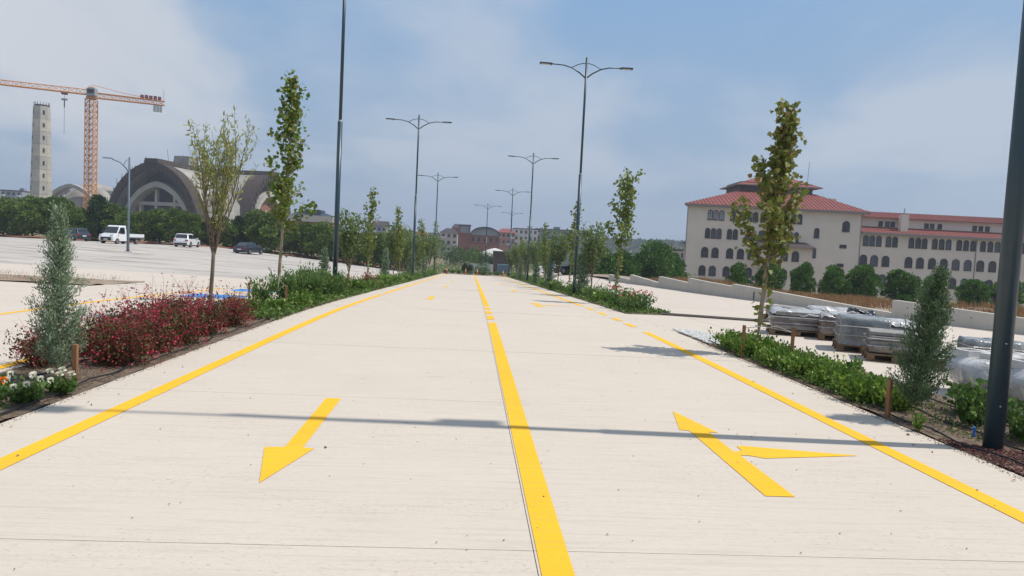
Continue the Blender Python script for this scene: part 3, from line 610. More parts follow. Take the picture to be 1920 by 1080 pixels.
for i in range(26):
    y = 12.4-i*.19+rng.uniform(-.08, .08); x = 4.82+(i % 3)*.20+rng.uniform(-.06, .06); s = rng.uniform(.6, 1.25)
    lab = ['laurel shrub on the road side of the right bed', 'laurel shrub amid the right bed', 'laurel shrub on the lot side of the right bed'][i % 3]
    where = 'under the plane tree' if y > 10.4 else 'halfway to the cypress' if y > 9 else 'by the cypress'
    place(LR[i % 4], (x, y, gz(x, y)), i*1.9, s, lab+' '+where, 'bush', 'laurel shrubs of the right bed, %s, row %d' % (where, i % 3+1))
for x, y, s, lab in [(5.45, 6.9, 1.25, 'leggy green shrub between the dark cypress and the nearest lamp pole'), (5.55, 6.35, 1.1, 'leggy green shrub left of the nearest lamp pole'), (5.75, 7.4, 1.0, 'leggy green shrub behind the one beside the nearest lamp pole')]:
    b = bush('leafy_shrub', .22, .36, 420, .06, M_oleander, 'oval', 12, up=.2); place(b, (x, y, 0), 0, s, lab, 'bush')
b = bush('weed_tuft', .06, .16, 90, .07, M_laurel, 'lance', 8); place(b, (4.58, 6.55, 0), 0, 1, 'small green weed at the road edge below the cypress', 'weed')
for i, (x, y, s, lab) in enumerate([(5.15, 21.0, 1, 'rose bush at the near corner of the far right bed'), (5.0, 22.3, 1.1, 'rose bush below the light green plane tree'), (5.6, 21.8, 1, 'rose bush on the lot side of the far right bed'), (4.85, 20.6, .8, 'low rose bush with coral blooms at the road edge')]):
    b = bush('rose_bush', .45, .62, 600, .07, M_oleander, 'oval', 18); heads(b, 5, .4, .62, .07, M_pink); place(b, (x, y, gz(x, y)), 0, s, lab, 'bush', 'rose bushes in the right bed')
# shrubs that fill the far parts of both beds
far_l = [bush('bed_shrub', .5, .55, 420, .11, M_oleander, 'lance', 16), bush('bed_shrub', .48, .45, 420, .1, M_laurel, 'oval', 16)]
k = 0
for side, X0, ya, yb in (('left', -4.45, 25.5, 88), ('right', 5.25, 23.5, 88)):
    y = ya
    while y < yb:
        x = X0+rng.uniform(-.45, .45); s = rng.uniform(.75, 1.15)
        place(far_l[k % 2], (x, y, gz(x, y)), k*1.37, s, ('narrow leaved' if k % 2 == 0 else 'round leaved')+' green shrub in the far part of the %s bed' % side, 'bush', 'shrubs filling the far part of the %s bed' % side+(' narrow' if k % 2 == 0 else ' round'))
        k += 1; y += rng.uniform(.8, 1.3)*(1+(y-25)/70)
b = place(G[0], (-4.3, 29.5, gz(-4.3, 29.5)), 0, 1.1, 'lone crimson gaura bush far along the left bed', 'bush')
b = place(G[1], (-4.75, 27.3, gz(-4.7, 27.3)), 0, .9, 'small pinkish gaura bush past the left lamp pole', 'bush')
# ground cover, mulch, pebbles, hoses
def scatter(name, n, fx, fy, size, shape, m, up=.5, zoff=.0, hz=0.05):
    x = fx(n); y = fy(n); z = np.array([h(a, b) for a, b in zip(x, y)])+zoff+rng.uniform(0, hz, n)
    o = link(name, leaves(name, np.stack([x, y, z], 1), size, shape, m, rv(n)+np.array([0, 0, up]), jitter=.3)); return tag(o, kind='stuff')
U = lambda a, b: (lambda n: rng.uniform(a, b, n))
FAR = lambda a, b: (lambda n: a*(b/a)**rng.uniform(0, 1, n))
o = scatter('ground_cover', 9000, U(-4.75, -3.78), FAR(13.6, 88), .09, 'oval', M_ground, .6, hz=.1); tag(o, 'low green ground cover along the road edge of the left bed', 'ground cover')
o = scatter('ground_cover', 8000, U(4.6, 6.0), FAR(19.8, 88), .09, 'oval', M_ground, .6, hz=.1); tag(o, 'low green ground cover in the right bed beyond the gap', 'ground cover')
o = scatter('ground_cover', 1500, U(4.62, 5.2), U(7.6, 12.2), .045, 'oval', M_ground, .6, hz=.05); tag(o, 'small green weeds under the laurel shrubs', 'ground cover')
o = scatter('weeds', 650, U(4.9, 5.9), U(6.2, 8.0), .05, 'lance', M_ground, .8, hz=.03); tag(o, 'sparse weeds on the bare soil near the nearest lamp pole', 'weeds')
def pebbles(name, n, fx, fy, s, m, label, zo=.0, inside=None):
    x = fx(n); y = fy(n)
    if inside is not None: k = inside(x, y); x = x[k]; y = y[k]; n = len(x)
    z = np.array([h(a, b) for a, b in zip(x, y)])+zo
    O = np.array([(1, 0, 0), (0, 1, 0), (-1, 0, 0), (0, -1, 0), (0, 0, 1), (0, 0, -1)], float); F = np.array([(0, 1, 4), (1, 2, 4), (2, 3, 4), (3, 0, 4), (1, 0, 5), (2, 1, 5), (3, 2, 5), (0, 3, 5)])
    th = rng.uniform(0, 2*pi, n); sc_ = s*rng.uniform(.5, 1.3, (n, 3))*np.array([1, .8, .55]); q = O[None]*sc_[:, None, :]
    X = q[..., 0]*np.cos(th)[:, None]-q[..., 1]*np.sin(th)[:, None]; Y = q[..., 0]*np.sin(th)[:, None]+q[..., 1]*np.cos(th)[:, None]
    V = np.stack([X+x[:, None], Y+y[:, None], q[..., 2]+z[:, None]+rng.uniform(0, s*.6, n)[:, None]], -1).reshape(-1, 3); I = (F[None]+np.arange(n)[:, None, None]*6).reshape(-1)
    return tag(link(name, npmesh(name, V, np.full(n*8, 3), I, m)), label, 'gravel', kind='stuff')
pebbles('red_mulch', 11000, U(4.45, 6.2), U(3.6, 6.25), .013, M_redgrav, 'dark red volcanic gravel around the foot of the nearest lamp pole', .012, inside=lambda x, y: (x > 4.55) & (y < 6.15-.25*np.sin(x*4)))
pebbles('white_pebbles', 7000, U(4.5, 5.9), U(12.7, 15.1), .02, M_whitegrav, 'patch of white pebbles at the end of the right bed', .02, inside=lambda x, y: (x > 4.6) & (y > 12.5+.4*(x-4.6)) & (x < 5.7-.3*(y-13)))
pebbles('soil_clods', 4500, U(-5.1, -3.84), U(4.5, 10), .010, M_soil, 'clods of soil in the near left bed', .004); pebbles('soil_clods', 6000, U(4.58, 6.0), U(6, 12), .011, M_soil, 'clods of soil in the near right bed', .004)
pebbles('soil_clods', 2500, U(-3.86, -3.72), U(5, 26), .006, M_soil, 'crumbs of soil spilt on the left road edge', .004); pebbles('soil_clods', 2500, U(4.45, 4.6), U(4, 13), .006, M_soil, 'crumbs of soil spilt on the right road edge', .004)
def hose(x0, ya, yb, label, m=M_hose, r=.009, amp=.03):
    pts = [(x0+amp*sin(y*1.9+x0)+.02*sin(y*5), y, h(x0, y)+.035+.012*sin(y*7)) for y in lin(ya, yb, int((yb-ya)*5))]
    rope(pts, label, r, m, 'drip_hose', 'hose', 'black drip hoses', 6)
hose(-3.93, 4, 14, 'black drip hose along the road edge of the left bed'); hose(-4.55, 4, 9, 'black drip hose in the middle of the left bed')
hose(4.70, 3.5, 13, 'black drip hose along the road edge of the right bed'); hose(5.15, 3.5, 9, 'black drip hose in the middle of the right bed'); hose(5.75, 5, 12, 'black drip hose on the lot side of the right bed')
rope([(4.78, 4.95, .05), (4.95, 4.9, .075), (5.3, 4.62, .06), (5.7, 4.45, .04)], 'blue pipe lying on the red gravel at the right edge', .016, M_bluepipe, 'blue_pipe', 'pipe', n=8)
rope([(5.02, 6.35, .02), (5.0, 6.33, .12)], 'short blue pipe end sticking out of the soil', .012, M_bluepipe, 'blue_pipe', 'pipe', n=8)
pebbles('road_grit', 180, U(-3.6, 4.4), FAR(3.2, 20), .007, M_soil, 'scattered grit and crumbs on the concrete road', .004)
nl = 46; x = rng.uniform(-3.7, 4.4, nl); x = np.where(rng.uniform(0, 1, nl) < .93, np.where(x > 0, 4.45-np.abs(rng.normal(0, .25, nl)), -3.75+np.abs(rng.normal(0, .25, nl))), x); y = 3.5*(20/3.5)**rng.uniform(0, 1, nl)
tag(link('fallen_leaves', leaves('fallen_leaves', np.array([(a, c, h(a, c)+.006) for a, c in zip(x, y)]), .032, 'oval', M_dry, rv(nl)*np.array([1, 1, .08]), jitter=.02)), 'a few dry leaves blown along the road edges', 'leaves', kind='stuff')
# dry grass on the bank
n_ = 26000; yy = rng.uniform(12, 46, n_); dd = .3+rng.uniform(0, 1, n_)**1.3*3.5
P = np.array([(wx(y)+d, y+d*.5, bank_z(0, y, d)) for y, d in zip(yy, dd)]); P = P[[noise.noise(Vector((p[0]*.5, p[1]*.5, 0))) > -.22 for p in P]]; n_ = len(P)
tag(link('dry_grass', leaves('dry_grass', P, .26, 'blade', M_dry, rv(n_)*.35+np.array([0, 0, 1.]), jitter=.1)), 'dry brown grass behind the low concrete wall', 'grass', kind='stuff')
rngk = rng.uniform(0, 1, (4200, 2)); P = np.array([(-40+a*28, 21.5+b*4, h(-40+a*28, 23)+.05) for a, b in rngk]); tag(link('dry_grass', leaves('dry_grass', P, .14, 'blade', M_dry, rv(len(P))*.5+np.array([0, 0, 1.]))), 'thin dry grass on the brown verge at far left', 'grass', kind='stuff')
# ------------------------------------------------------------------ street lamps
def lamp(H_, arms=True, box=False, step=5.8):
    root = empty('street_lamp', (0, 0, 0))
    MB().tube([(0, 0, -.12), (0, 0, -.03)], .19, 16).build('base_plate', M_pole, root)
    for k in range(4): MB().tube([(.14*cos(k*pi/2+.7), .14*sin(k*pi/2+.7), -.03), (.14*cos(k*pi/2+.7), .14*sin(k*pi/2+.7), -.005)], .014, 6).build('bolt', M_ring, root)
    MB().tube([(0, 0, -.1), (0, 0, step)], [.083, .081], 24).build('lower_pole', M_pole, root, smooth=True)
    MB().tube([(0, 0, step-.02), (0, 0, step+.05)], [.084, .06], 24).build('joint_ring', M_ring, root)
    MB().tube([(0, 0, step+.04), (0, 0, H_)], [.056, .054], 20).build('upper_pole', M_pole, root, smooth=True)
    for z in (.42, 1.0): MB().tube([(-.03, -.079, z), (-.035, -.088, z)], .008, 8).build('bolt', M_ring, root)
    d = MB(); d.box(-.035, .035, .07, .0875, .55, .9); d.build('service_door', M_pole, root, bevel=.003)
    for s in (-1, 1):
        P = [(0, H_-.98), (s*.30, H_-.74), (s*.62, H_-.56), (s*.72, H_-.51), (s*1.1, H_-.42), (s*1.65, H_-.40)]
        arm = MB().tube([(x, 0, z) for x, z in P], [.035, .033, .03, .03, .028, .026], 8).build('arm', M_pole, root, smooth=True)
        MB().tube([(0, 0, H_-.28), (s*.18, 0, H_-.285), (s*.42, 0, H_-.36), (s*.62, 0, H_-.47), (s*.72, 0, H_-.52)], .02, 8).build('brace', M_pole, root, smooth=True)
        b = MB(); b.box(-.30, .30, -.13, .13, -.035, .035); hd = b.build('lamp_head', M_pole, root, (s*1.93, 0, H_-.40), bevel=.02); hd.rotation_euler = (0, s*-.02, 0)
        MB().box(-.24, .20, -.09, .09, -.041, -.034).build('lens', M_lens, hd)
    if box: MB().box(-.09, .09, -.30, -.09, step-.35, step+.25).build('junction_box', M_pole, root)
    return root
lp = lamp(11.3, box=False)
LL = [(4.93, 5.99, 'nearest street lamp, thick pole at the right edge of the picture'), (-4.6, 23.5, 'left foreground lamp pole, its top out of the picture'), (5.02, 32.7, 'tallest lamp fully in view, right of the road with twin arms'),
      (-4.0, 47.5, 'second lamp of the left row with twin curved arms'), (5.0, 60.0, 'second full lamp of the right row'), (-4.1, 76.5, 'third lamp of the left row'), (4.85, 87.0, 'third full lamp of the right row'),
      (2.3, 113.0, 'lamp at the end of the road over the planted island'), (7.9, 140.0, 'smallest lamp, far behind the right row')]
for i, (x, y, lab) in enumerate(LL):
    if i == 0: far_lamp = copy_tree(lp)
    o = lp if i == 0 else (far_lamp if i == 1 else copy_tree(far_lamp))
    o.location = (x, y, h(x, y)); tag(o, lab, 'street lamp', 'dark twin arm street lamps along the road')
root = empty('street_lamp', (-30.3, 62.3, h(-30.3, 62.3)), 'single arm street lamp alone in the left parking lot', 'street lamp')
MB().tube([(0, 0, 0), (0, 0, .3), (0, 0, 8.3)], [.13, .12, .065], 12).build('pole', M_pgrey, root, smooth=True); MB().tube([(0, 0, 0), (0, 0, .06)], .3, 12).build('base_plate', M_ring, root)
MB().tube([(0, 0, 6.8), (-.25, 0, 7.3), (-.8, 0, 7.8), (-1.5, 0, 8.05)], [.05, .045, .04, .04], 8).build('arm', M_pgrey, root, smooth=True)
MB().tube([(0, 0, 8.1), (-.25, 0, 8.0), (-.5, 0, 7.6)], .03, 6).build('brace', M_ring, root)
MB().cbox((-1.85, 0, 8.12), (.75, .26, .1)).build('lamp_head', M_ring, root, bevel=.02)
strip('lamp_island', None, [-32.3, -30.3, -28.3], [61.3, 62.3, 63.3], M_conc2, .015, kind='structure')

# ------------------------------------------------------------------ hedge of pines at the far side of the left lot
pinesA = [pine_tree(6.2, 2.8, 6500, M_pine, .36, lobes=20), pine_tree(6.4, 3.0, 7000, M_pine, .36, lobes=24), pine_tree(5.6, 2.8, 6500, M_pine, .34, lobes=17), pine_tree(6.0, 2.9, 6500, M_pine, .36, lobes=22)]
ced = pine_tree(6.8, 2.6, 6500, M_pined, .40, .06, 40, pointed=True, name='cedar_tree')
def K(px, py=455): # direction to the hedge trees, metres sideways per metre ahead
    c = Vector(((px-960)/1280, (py-540)/1280, 1)); return c.dot(Xv)/c.dot(Rv), -c.dot(Dv)/c.dot(Rv)
hp = [(-22, 366, 'p'), (6, 366, 'p'), (34, 370, 'p'), (62, 362, 'p'), (92, 361, 'p'), (118, 366, 'p'), (146, 385, 'p'), (185, 356, 'c'), (212, 376, 'p'), (240, 394, 'p'), (264, 392, 'p'), (300, 386, 'p'), (332, 384, 'p'), (362, 396, 'p'), (392, 402, 'c'), (420, 402, 'p'),
      (448, 398, 'c'), (482, 388, 'p'), (512, 393, 'p'), (545, 415, 'p'), (578, 410, 'p'), (606, 412, 'p'), (634, 424, 'p'), (662, 430, 'p'), (690, 428, 'p'), (716, 432, 'p'), (742, 436, 'p'), (768, 440, 'p')]
for i, (px, ty, kd) in enumerate(hp):
    Y = 101 if px < 560 else 101-(px-560)*.045; Y += (i % 3)*1.2
    a, b = K(px, ty); x = a*Y; z0 = h(x, Y); H_ = EYE+b*Y-z0
    Q, hb_ = (ced, 6.8) if kd == 'c' else (pinesA[i % 4], [6.2, 6.4, 5.6, 6.0][i % 4])
    where = ['left of the white flatbed truck', 'behind the white flatbed truck', 'between the two white vehicles', 'behind the white and dark parked cars', 'between the dark sedan and the left lamp pole', 'right of the left lamp pole'][0 if px < 190 else 1 if px < 265 else 2 if px < 335 else 3 if px < 500 else 4 if px < 640 else 5]
    first = ['first', 'second', 'third', 'fourth', 'fifth', 'sixth', 'seventh', 'eighth', 'ninth']
    idx = sum(1 for q in hp[:i] if (0 if q[0] < 190 else 1 if q[0] < 265 else 2 if q[0] < 335 else 3 if q[0] < 500 else 4 if q[0] < 640 else 5) == (0 if px < 190 else 1 if px < 265 else 2 if px < 335 else 3 if px < 500 else 4 if px < 640 else 5))
    place(Q, (x, Y, z0), i*1.31, (H_/hb_*[.85, 1.08, .95, 1.15, .9][i % 5], H_/hb_*[1.0, .9, 1.1][i % 3], H_/hb_*.90), '%s %s of the belt %s' % (first[idx], 'dark cedar' if kd == 'c' else 'green pine', where), 'tree', 'evergreens along the far side of the left lot')

# ------------------------------------------------------------------ round pines behind the wall, in front of the long building
rp = [pine_tree(3.1, 1.38, 5200, M_pineb, .2, .16, 19), pine_tree(3.0, 1.42, 5200, M_pineb, .2, .16, 23), pine_tree(3.2, 1.38, 5200, M_pineb, .2, .16, 16)]
for i, (px, ty, R_, lab) in enumerate([(1385, 496, .98, 'leftmost small round pine in front of the hip roofed block'), (1446, 487, 1.25, 'round pine half hidden behind the leaning plane tree'), (1508, 498, 1.0, 'round pine just right of the leaning plane trunk'), (1565, 493, 1.25, 'round pine left of the building corner'),
                                      (1620, 497, 1.4, 'round pine below the corner where the lower wing starts'), (1692, 505, 1.5, 'widest round pine in front of the lower wing'), (1748, 520, .9, 'low round pine hidden by the dark green cypress'), (1828, 518, 1.3, 'round pine right of the dark green cypress'), (1890, 526, 1.3, 'round pine behind the nearest lamp pole')]):
    Y = 52; a, b = K(px, ty); x = a*Y; ztop = EYE+b*Y; z0 = -1.75; H_ = ztop-z0
    place(rp[i % 3], (x, Y, z0), i*1.1, (R_/1.42*[1, 1.2, 1.08][i % 3], R_/1.42, H_/3.1*[1, .94, 1.03, .9][i % 4]), lab, 'tree', 'round pines before the long building')
for px, ty, R_, H_, Y, lab in [(1232, 458, 2.9, 4.6, 74, 'big round dark pine left of the long building'), (1168, 476, 1.9, 3.4, 70, 'dark pine behind the light green plane tree'), (1120, 468, 2.2, 3.6, 70, 'dark pine behind the loose willow on the right'), (1200, 482, 1.6, 3.0, 77, 'smaller pine left of the big round one'), (1262, 480, 1.5, 3.4, 78, 'smaller pine right of the big round one'), (1096, 480, 1.8, 3.2, 72, 'dark pine showing left of the loose willow')]:
    a, b = K(px, ty); x = a*Y; ztop = EYE+b*Y; Q = pine_tree(H_, R_, 5200, M_pineb, .34, .03, 32)
    place(Q, (x, Y, ztop-H_), 0, 1, lab, 'tree', 'dark pines left of the long building')

# ------------------------------------------------------------------ arch helper and the long building
def arch(w_, h_, n=8):
    """outline of a round-headed opening, bottom left round to bottom right"""
    r = w_/2; return [(-r, 0)]+[(-r*cos(pi*i/n), h_-r+r*sin(pi*i/n)) for i in range(n+1)]+[(r, 0)]
bld = empty('long_building', (39.6, 125, -6.2), 'long pale building with arched windows and red hipped roof, lower wing to the right', 'building', rz=radians(-4))
FW = lambda u, v, d: (u, d, v)     # local: u along the facade, d into the building, v up (minus base)
ZB = 6.2
win_cache = {}
def window(parent, u, z, w_, h_, d=0, square=False, blind=False):
    key = (w_, h_, square, blind)
    if key not in win_cache:
        o = [(-w_/2, 0), (-w_/2, h_), (w_/2, h_), (w_/2, 0)] if square else arch(w_, h_)
        k = .82; inn = [(a*(1-.16/w_*1.3), max(b_*(1-.10/h_*1.3), .09)) for a, b_ in o]
        fr = MB().ring(o, inn, FW, -.10, .02); fr.box(-w_/2, w_/2, -.14, .02, -.06, .09); fr.box(-.03, .03, -.06, .0, .05, h_*.97); fr.box(-w_/2+.05, w_/2-.05, -.06, 0, h_*.62, h_*.62+.06)
        win_cache[key] = (MB().prism(o[::-1], FW, -.02, .0).mesh('window', M_glassb if blind else M_glass), fr.mesh('frame', M_frame))
    a, b_ = win_cache[key]
    if not blind and random.random() < .25:
        if key+(1,) not in win_cache: q_ = a.copy(); q_.materials[0] = M_glassl; win_cache[key+(1,)] = q_
        a = win_cache[key+(1,)]
    wdw = link('window', a, parent, (u, d, z)); link('frame', b_, wdw)
body = MB(); body.prism([(0, 0), (32.2, 0), (32.2, 26), (10.6, 26)], lambda u, v, d: (u, v, d), 0, ZB+11.0); mainb = body.build('wall', M_stucco, bld)
MB().prism([(-.9, -1), (33.2, -1), (33.2, 27), (10.4, 27)], lambda u, v, d: (u, v, d), ZB+11.0, ZB+11.35).build('eave', M_fascia, bld)
def hip(b, x0, x1, y0, y1, z0, xa, xb, ya, yb, z1):
    return b.add([(x0, y0, z0), (x1, y0, z0), (x1, y1, z0), (x0, y1, z0), (xa, ya, z1), (xb, ya, z1), (xb, yb, z1), (xa, yb, z1)], [(0, 1, 5, 4), (1, 2, 6, 5), (2, 3, 7, 6), (3, 0, 4, 7), (4, 5, 6, 7), (0, 3, 2, 1)])
def hipq(b, Q, z0, xa, xb, ya, yb, z1): return b.add([(*q, z0) for q in Q]+[(xa, ya, z1), (xb, ya, z1), (xb, yb, z1), (xa+(yb-ya)*.3, yb, z1)], [(0, 1, 5, 4), (1, 2, 6, 5), (2, 3, 7, 6), (3, 0, 4, 7), (4, 5, 6, 7), (0, 3, 2, 1)])
rf = hipq(MB(), [(-1, -1.1), (33.3, -1.1), (33.3, 27.1), (10.3, 27.1)], ZB+11.35, 11.6, 26.6, 8, 18, ZB+15.0)
for i in range(46):                                   # standing ribs of the roof sheet, front slope
    x = -.6+i*.74; t = min(1, max(0, (x+1)/12.6)) if x < 11.6 else (min(1, (33.3-x)/6.7) if x > 26.6 else 1); rf.tube([(x, -1.1, ZB+11.40), (x, -1.1+9.1*t, ZB+11.40+3.65*t)], .05, 3)
rf.build('roof', M_rooft, bld)
MB().box(12.0, 26.2, 8.4, 17.6, ZB+14.6, ZB+16.9).build('clerestory', M_cbrown, bld)
rf = hip(MB(), 11.0, 27.6, 7.4, 18.6, ZB+16.3, 17.2, 22.6, 12.5, 13.5, ZB+18.6)
rf.build('upper_roof', M_rooft, bld); MB().box(10.9, 27.7, 7.3, 18.7, ZB+16.1, ZB+16.3).build('upper_eave', M_fascia, bld)
MB().tube([(24.0, 6, ZB+14.2), (24.2, 6, ZB+21)], .05, 5).build('antenna', M_ring, bld)
cu = lambda px: (px-95)/1413*32.2                    # facade position from the measured window spacing
R1, R2, R3, R4, R5 = ZB+8.6, ZB+5.2, ZB+1.65, ZB-1.75, ZB-5.2
for c in (278, 323, 371): window(bld, cu(c), R1, .92, 1.85, blind=True)
for c in (460, 505, 600, 645, 705, 750, 850, 897, 955, 1003): window(bld, cu(c), R1, .92, 1.85)
for c in (265, 312, 358, 443, 490, 590, 636, 700, 746, 843, 890, 938, 985): window(bld, cu(c), R2, .92, 1.9)
for c in (252, 336, 455, 543, 629): window(bld, cu(c), R3, 1.3, 1.9)
for c in (240, 323, 437, 530, 618, 712): window(bld, cu(c), R4, 1.3, 1.9)
for c in (228, 310, 430, 520, 610, 700, 840, 920, 1000): window(bld, cu(c), R5, 1.3, 1.9)
for c, z, hh in ((1148, ZB+6.2, 1.85), (1133, ZB+2.5, 1.85), (1122, ZB-.9, 1.7)): window(bld, cu(c), z, .95, hh)
window(bld, cu(1381), ZB+7.6, 1.35, 2.0); window(bld, cu(1368), ZB+4.6, 1.25, .6, square=True); window(bld, cu(1357), ZB+1.1, 1.25, .6, square=True)
bay = MB(); bay.box(cu(680), cu(1085), -2.2, 0, ZB-6, ZB+4.2); bay.build('bay', M_stucco2, bld)
for c in (760, 862, 951): window(bld, cu(c), R3, 1.3, 1.9, d=-2.2); window(bld, cu(c+4), R4, 1.3, 1.9, d=-2.2)
MB().add([(cu(625), -3.4, ZB+4.2), (cu(1105), -3.4, ZB+4.2), (cu(1060), 0, ZB+5.25), (cu(690), 0, ZB+5.25), (cu(625), 0, ZB+4.2), (cu(1105), 0, ZB+4.2)], [(0, 1, 2, 3), (0, 3, 4), (1, 5, 2), (0, 4, 5, 1)]).build('canopy', M_roofd, bld)
MB().add([(.6, 6, ZB+4.2), (2.6, 6, ZB+4.9), (6.6, 16, ZB+4.9), (4.6, 16, ZB+4.2), (2.6, 6, ZB+4.2), (6.6, 16, ZB+4.2)], [(0, 1, 2, 3), (0, 4, 1), (3, 2, 5), (0, 3, 5, 4)]).build('canopy', M_roofd, bld)
MB().prism([(1.3, 7), (3, 7), (6.4, 15), (4.8, 15)], lambda u, v, d: (u, v, d), ZB-6, ZB+4.2).build('bay', M_stucco2, bld)
MB().tube([(-.06, -.06, 0), (-.06, -.06, ZB+11)], .07, 6).build('downpipe', M_fascia, bld); MB().tube([(32.1, -.08, 0), (32.1, -.08, ZB+11)], .07, 6).build('downpipe', M_fascia, bld)
MB().cbox((30.4, 9, ZB+13.6), (1.2, .9, 1.6)).build('chimney', M_stucco, bld)
# lower wing
wg = empty('lower_wing', (32.2, .6, 0)); wg.parent = bld
MB().box(0, 62, 0, 16, 0, ZB+7.5).build('wall', M_stucco, wg)
def mono(x0, x1, y0, z0, y1, z1, t=.15): return MB().add([(x0, y0, z0), (x1, y0, z0), (x1, y1, z1), (x0, y1, z1), (x0, y0, z0-t), (x1, y0, z0-t), (x1, y1, z1-t), (x0, y1, z1-t)], [(0, 1, 2, 3), (4, 7, 6, 5), (0, 4, 5, 1), (1, 5, 6, 2), (2, 6, 7, 3), (3, 7, 4, 0)])
rf = mono(0, 63, -1.0, ZB+7.75, 2.6, ZB+9.0)
for i in range(86): rf.tube([(.3+i*.73, -1.0, ZB+7.8), (.3+i*.73, 2.6, ZB+9.05)], .045, 3)
rf.build('lower_roof', M_rooft, wg); MB().box(0, 62, 2.6, 13, ZB+7.5, ZB+10.75).build('dormer_wall', M_stucco, wg)
rf = mono(0, 63, 1.7, ZB+10.8, 7.8, ZB+12.2)
for i in range(86): rf.tube([(.3+i*.73, 1.7, ZB+10.85), (.3+i*.73, 7.8, ZB+12.25)], .045, 3)
rf.build('upper_roof', M_rooft, wg)
MB().box(0, 63, -1.05, -.95, ZB+7.45, ZB+7.78).build('eave', M_fascia, wg)
cw = lambda px: (px-35)/1115*30.9
for g_ in ((80, 122, 167), (232, 275), (385, 430, 473), (541, 587, 633), (704, 750, 797), (863, 912, 960), (1032, 1080, 1127), (1195, 1240, 1285), (1350, 1395, 1440), (1510, 1555, 1600)):
    for c in g_: window(wg, cw(c), R2+.05, 1.0, 1.95)
for i, c in enumerate((73, 146, 222, 376, 453, 533, 612, 692, 772, 856, 937, 1021, 1100, 1180, 1260, 1340, 1420, 1500)): window(wg, cw(c), R3-.1, 1.4, 2.05)
for c in (365, 442, 522, 600, 680, 760, 845, 925, 1008, 1090, 1170, 1250, 1330, 1410, 60, 135, 210): window(wg, cw(c), R4-.2, 1.4, 2.05)
for c in (218, 263, 300, 531, 569, 621, 858, 900, 945, 1180, 1225, 1270): window(wg, cw(c), ZB+9.15, .8, .95, d=2.6, square=True)
MB().cbox((cw(342), 1.0, ZB+9.7), (1.35, 1.0, 3.4)).build('chimney', M_stucco, wg); MB().tube([(cw(342), 1, ZB+11.4), (cw(342), 1, ZB+12.6)], .09, 6).build('flue', M_ring, wg)
MB().tube([(cw(818), -.08, 0), (cw(818), -.08, ZB+7.4)], .08, 6).build('downpipe', M_fascia, wg)
# ------------------------------------------------------------------ parked vehicles
def wheel(parent, x, y, r, w_=.2):
    t = MB().tube([(x, y-w_/2, r), (x, y+w_/2, r)], r, 18).build('wheel', M_tyre, parent); s = -1 if y < 0 else 1
    MB().tube([(x, y+s*w_/2, r), (x, y+s*(w_/2+.012), r)], r*.62, 14).build('rim', M_rim, t)
def section_body(b, prof, half, yscale):
    """loft closed side profile points into a rounded body: prof=[(x,z)], half width per point"""
    ks = [-1, -.93, -.6, 0, .6, .93, 1]; n = len(prof); base = len(b.v)
    for k in ks:
        for (x, z), hw in zip(prof, half):
            ins = (1-abs(k))*0; sh = .965 if abs(k) == 1 else 1
            b.v.append((x*sh if abs(k) == 1 else x, k*hw, z if abs(k) < 1 else .35+(z-.35)*.97))
    for j in range(len(ks)-1):
        for i in range(n): b.f.append((base+j*n+i, base+j*n+(i+1) % n, base+(j+1)*n+(i+1) % n, base+(j+1)*n+i))
    b.f.append(tuple(base+i for i in range(n))[::-1]); b.f.append(tuple(base+(len(ks)-1)*n+i for i in range(n)))
    return b
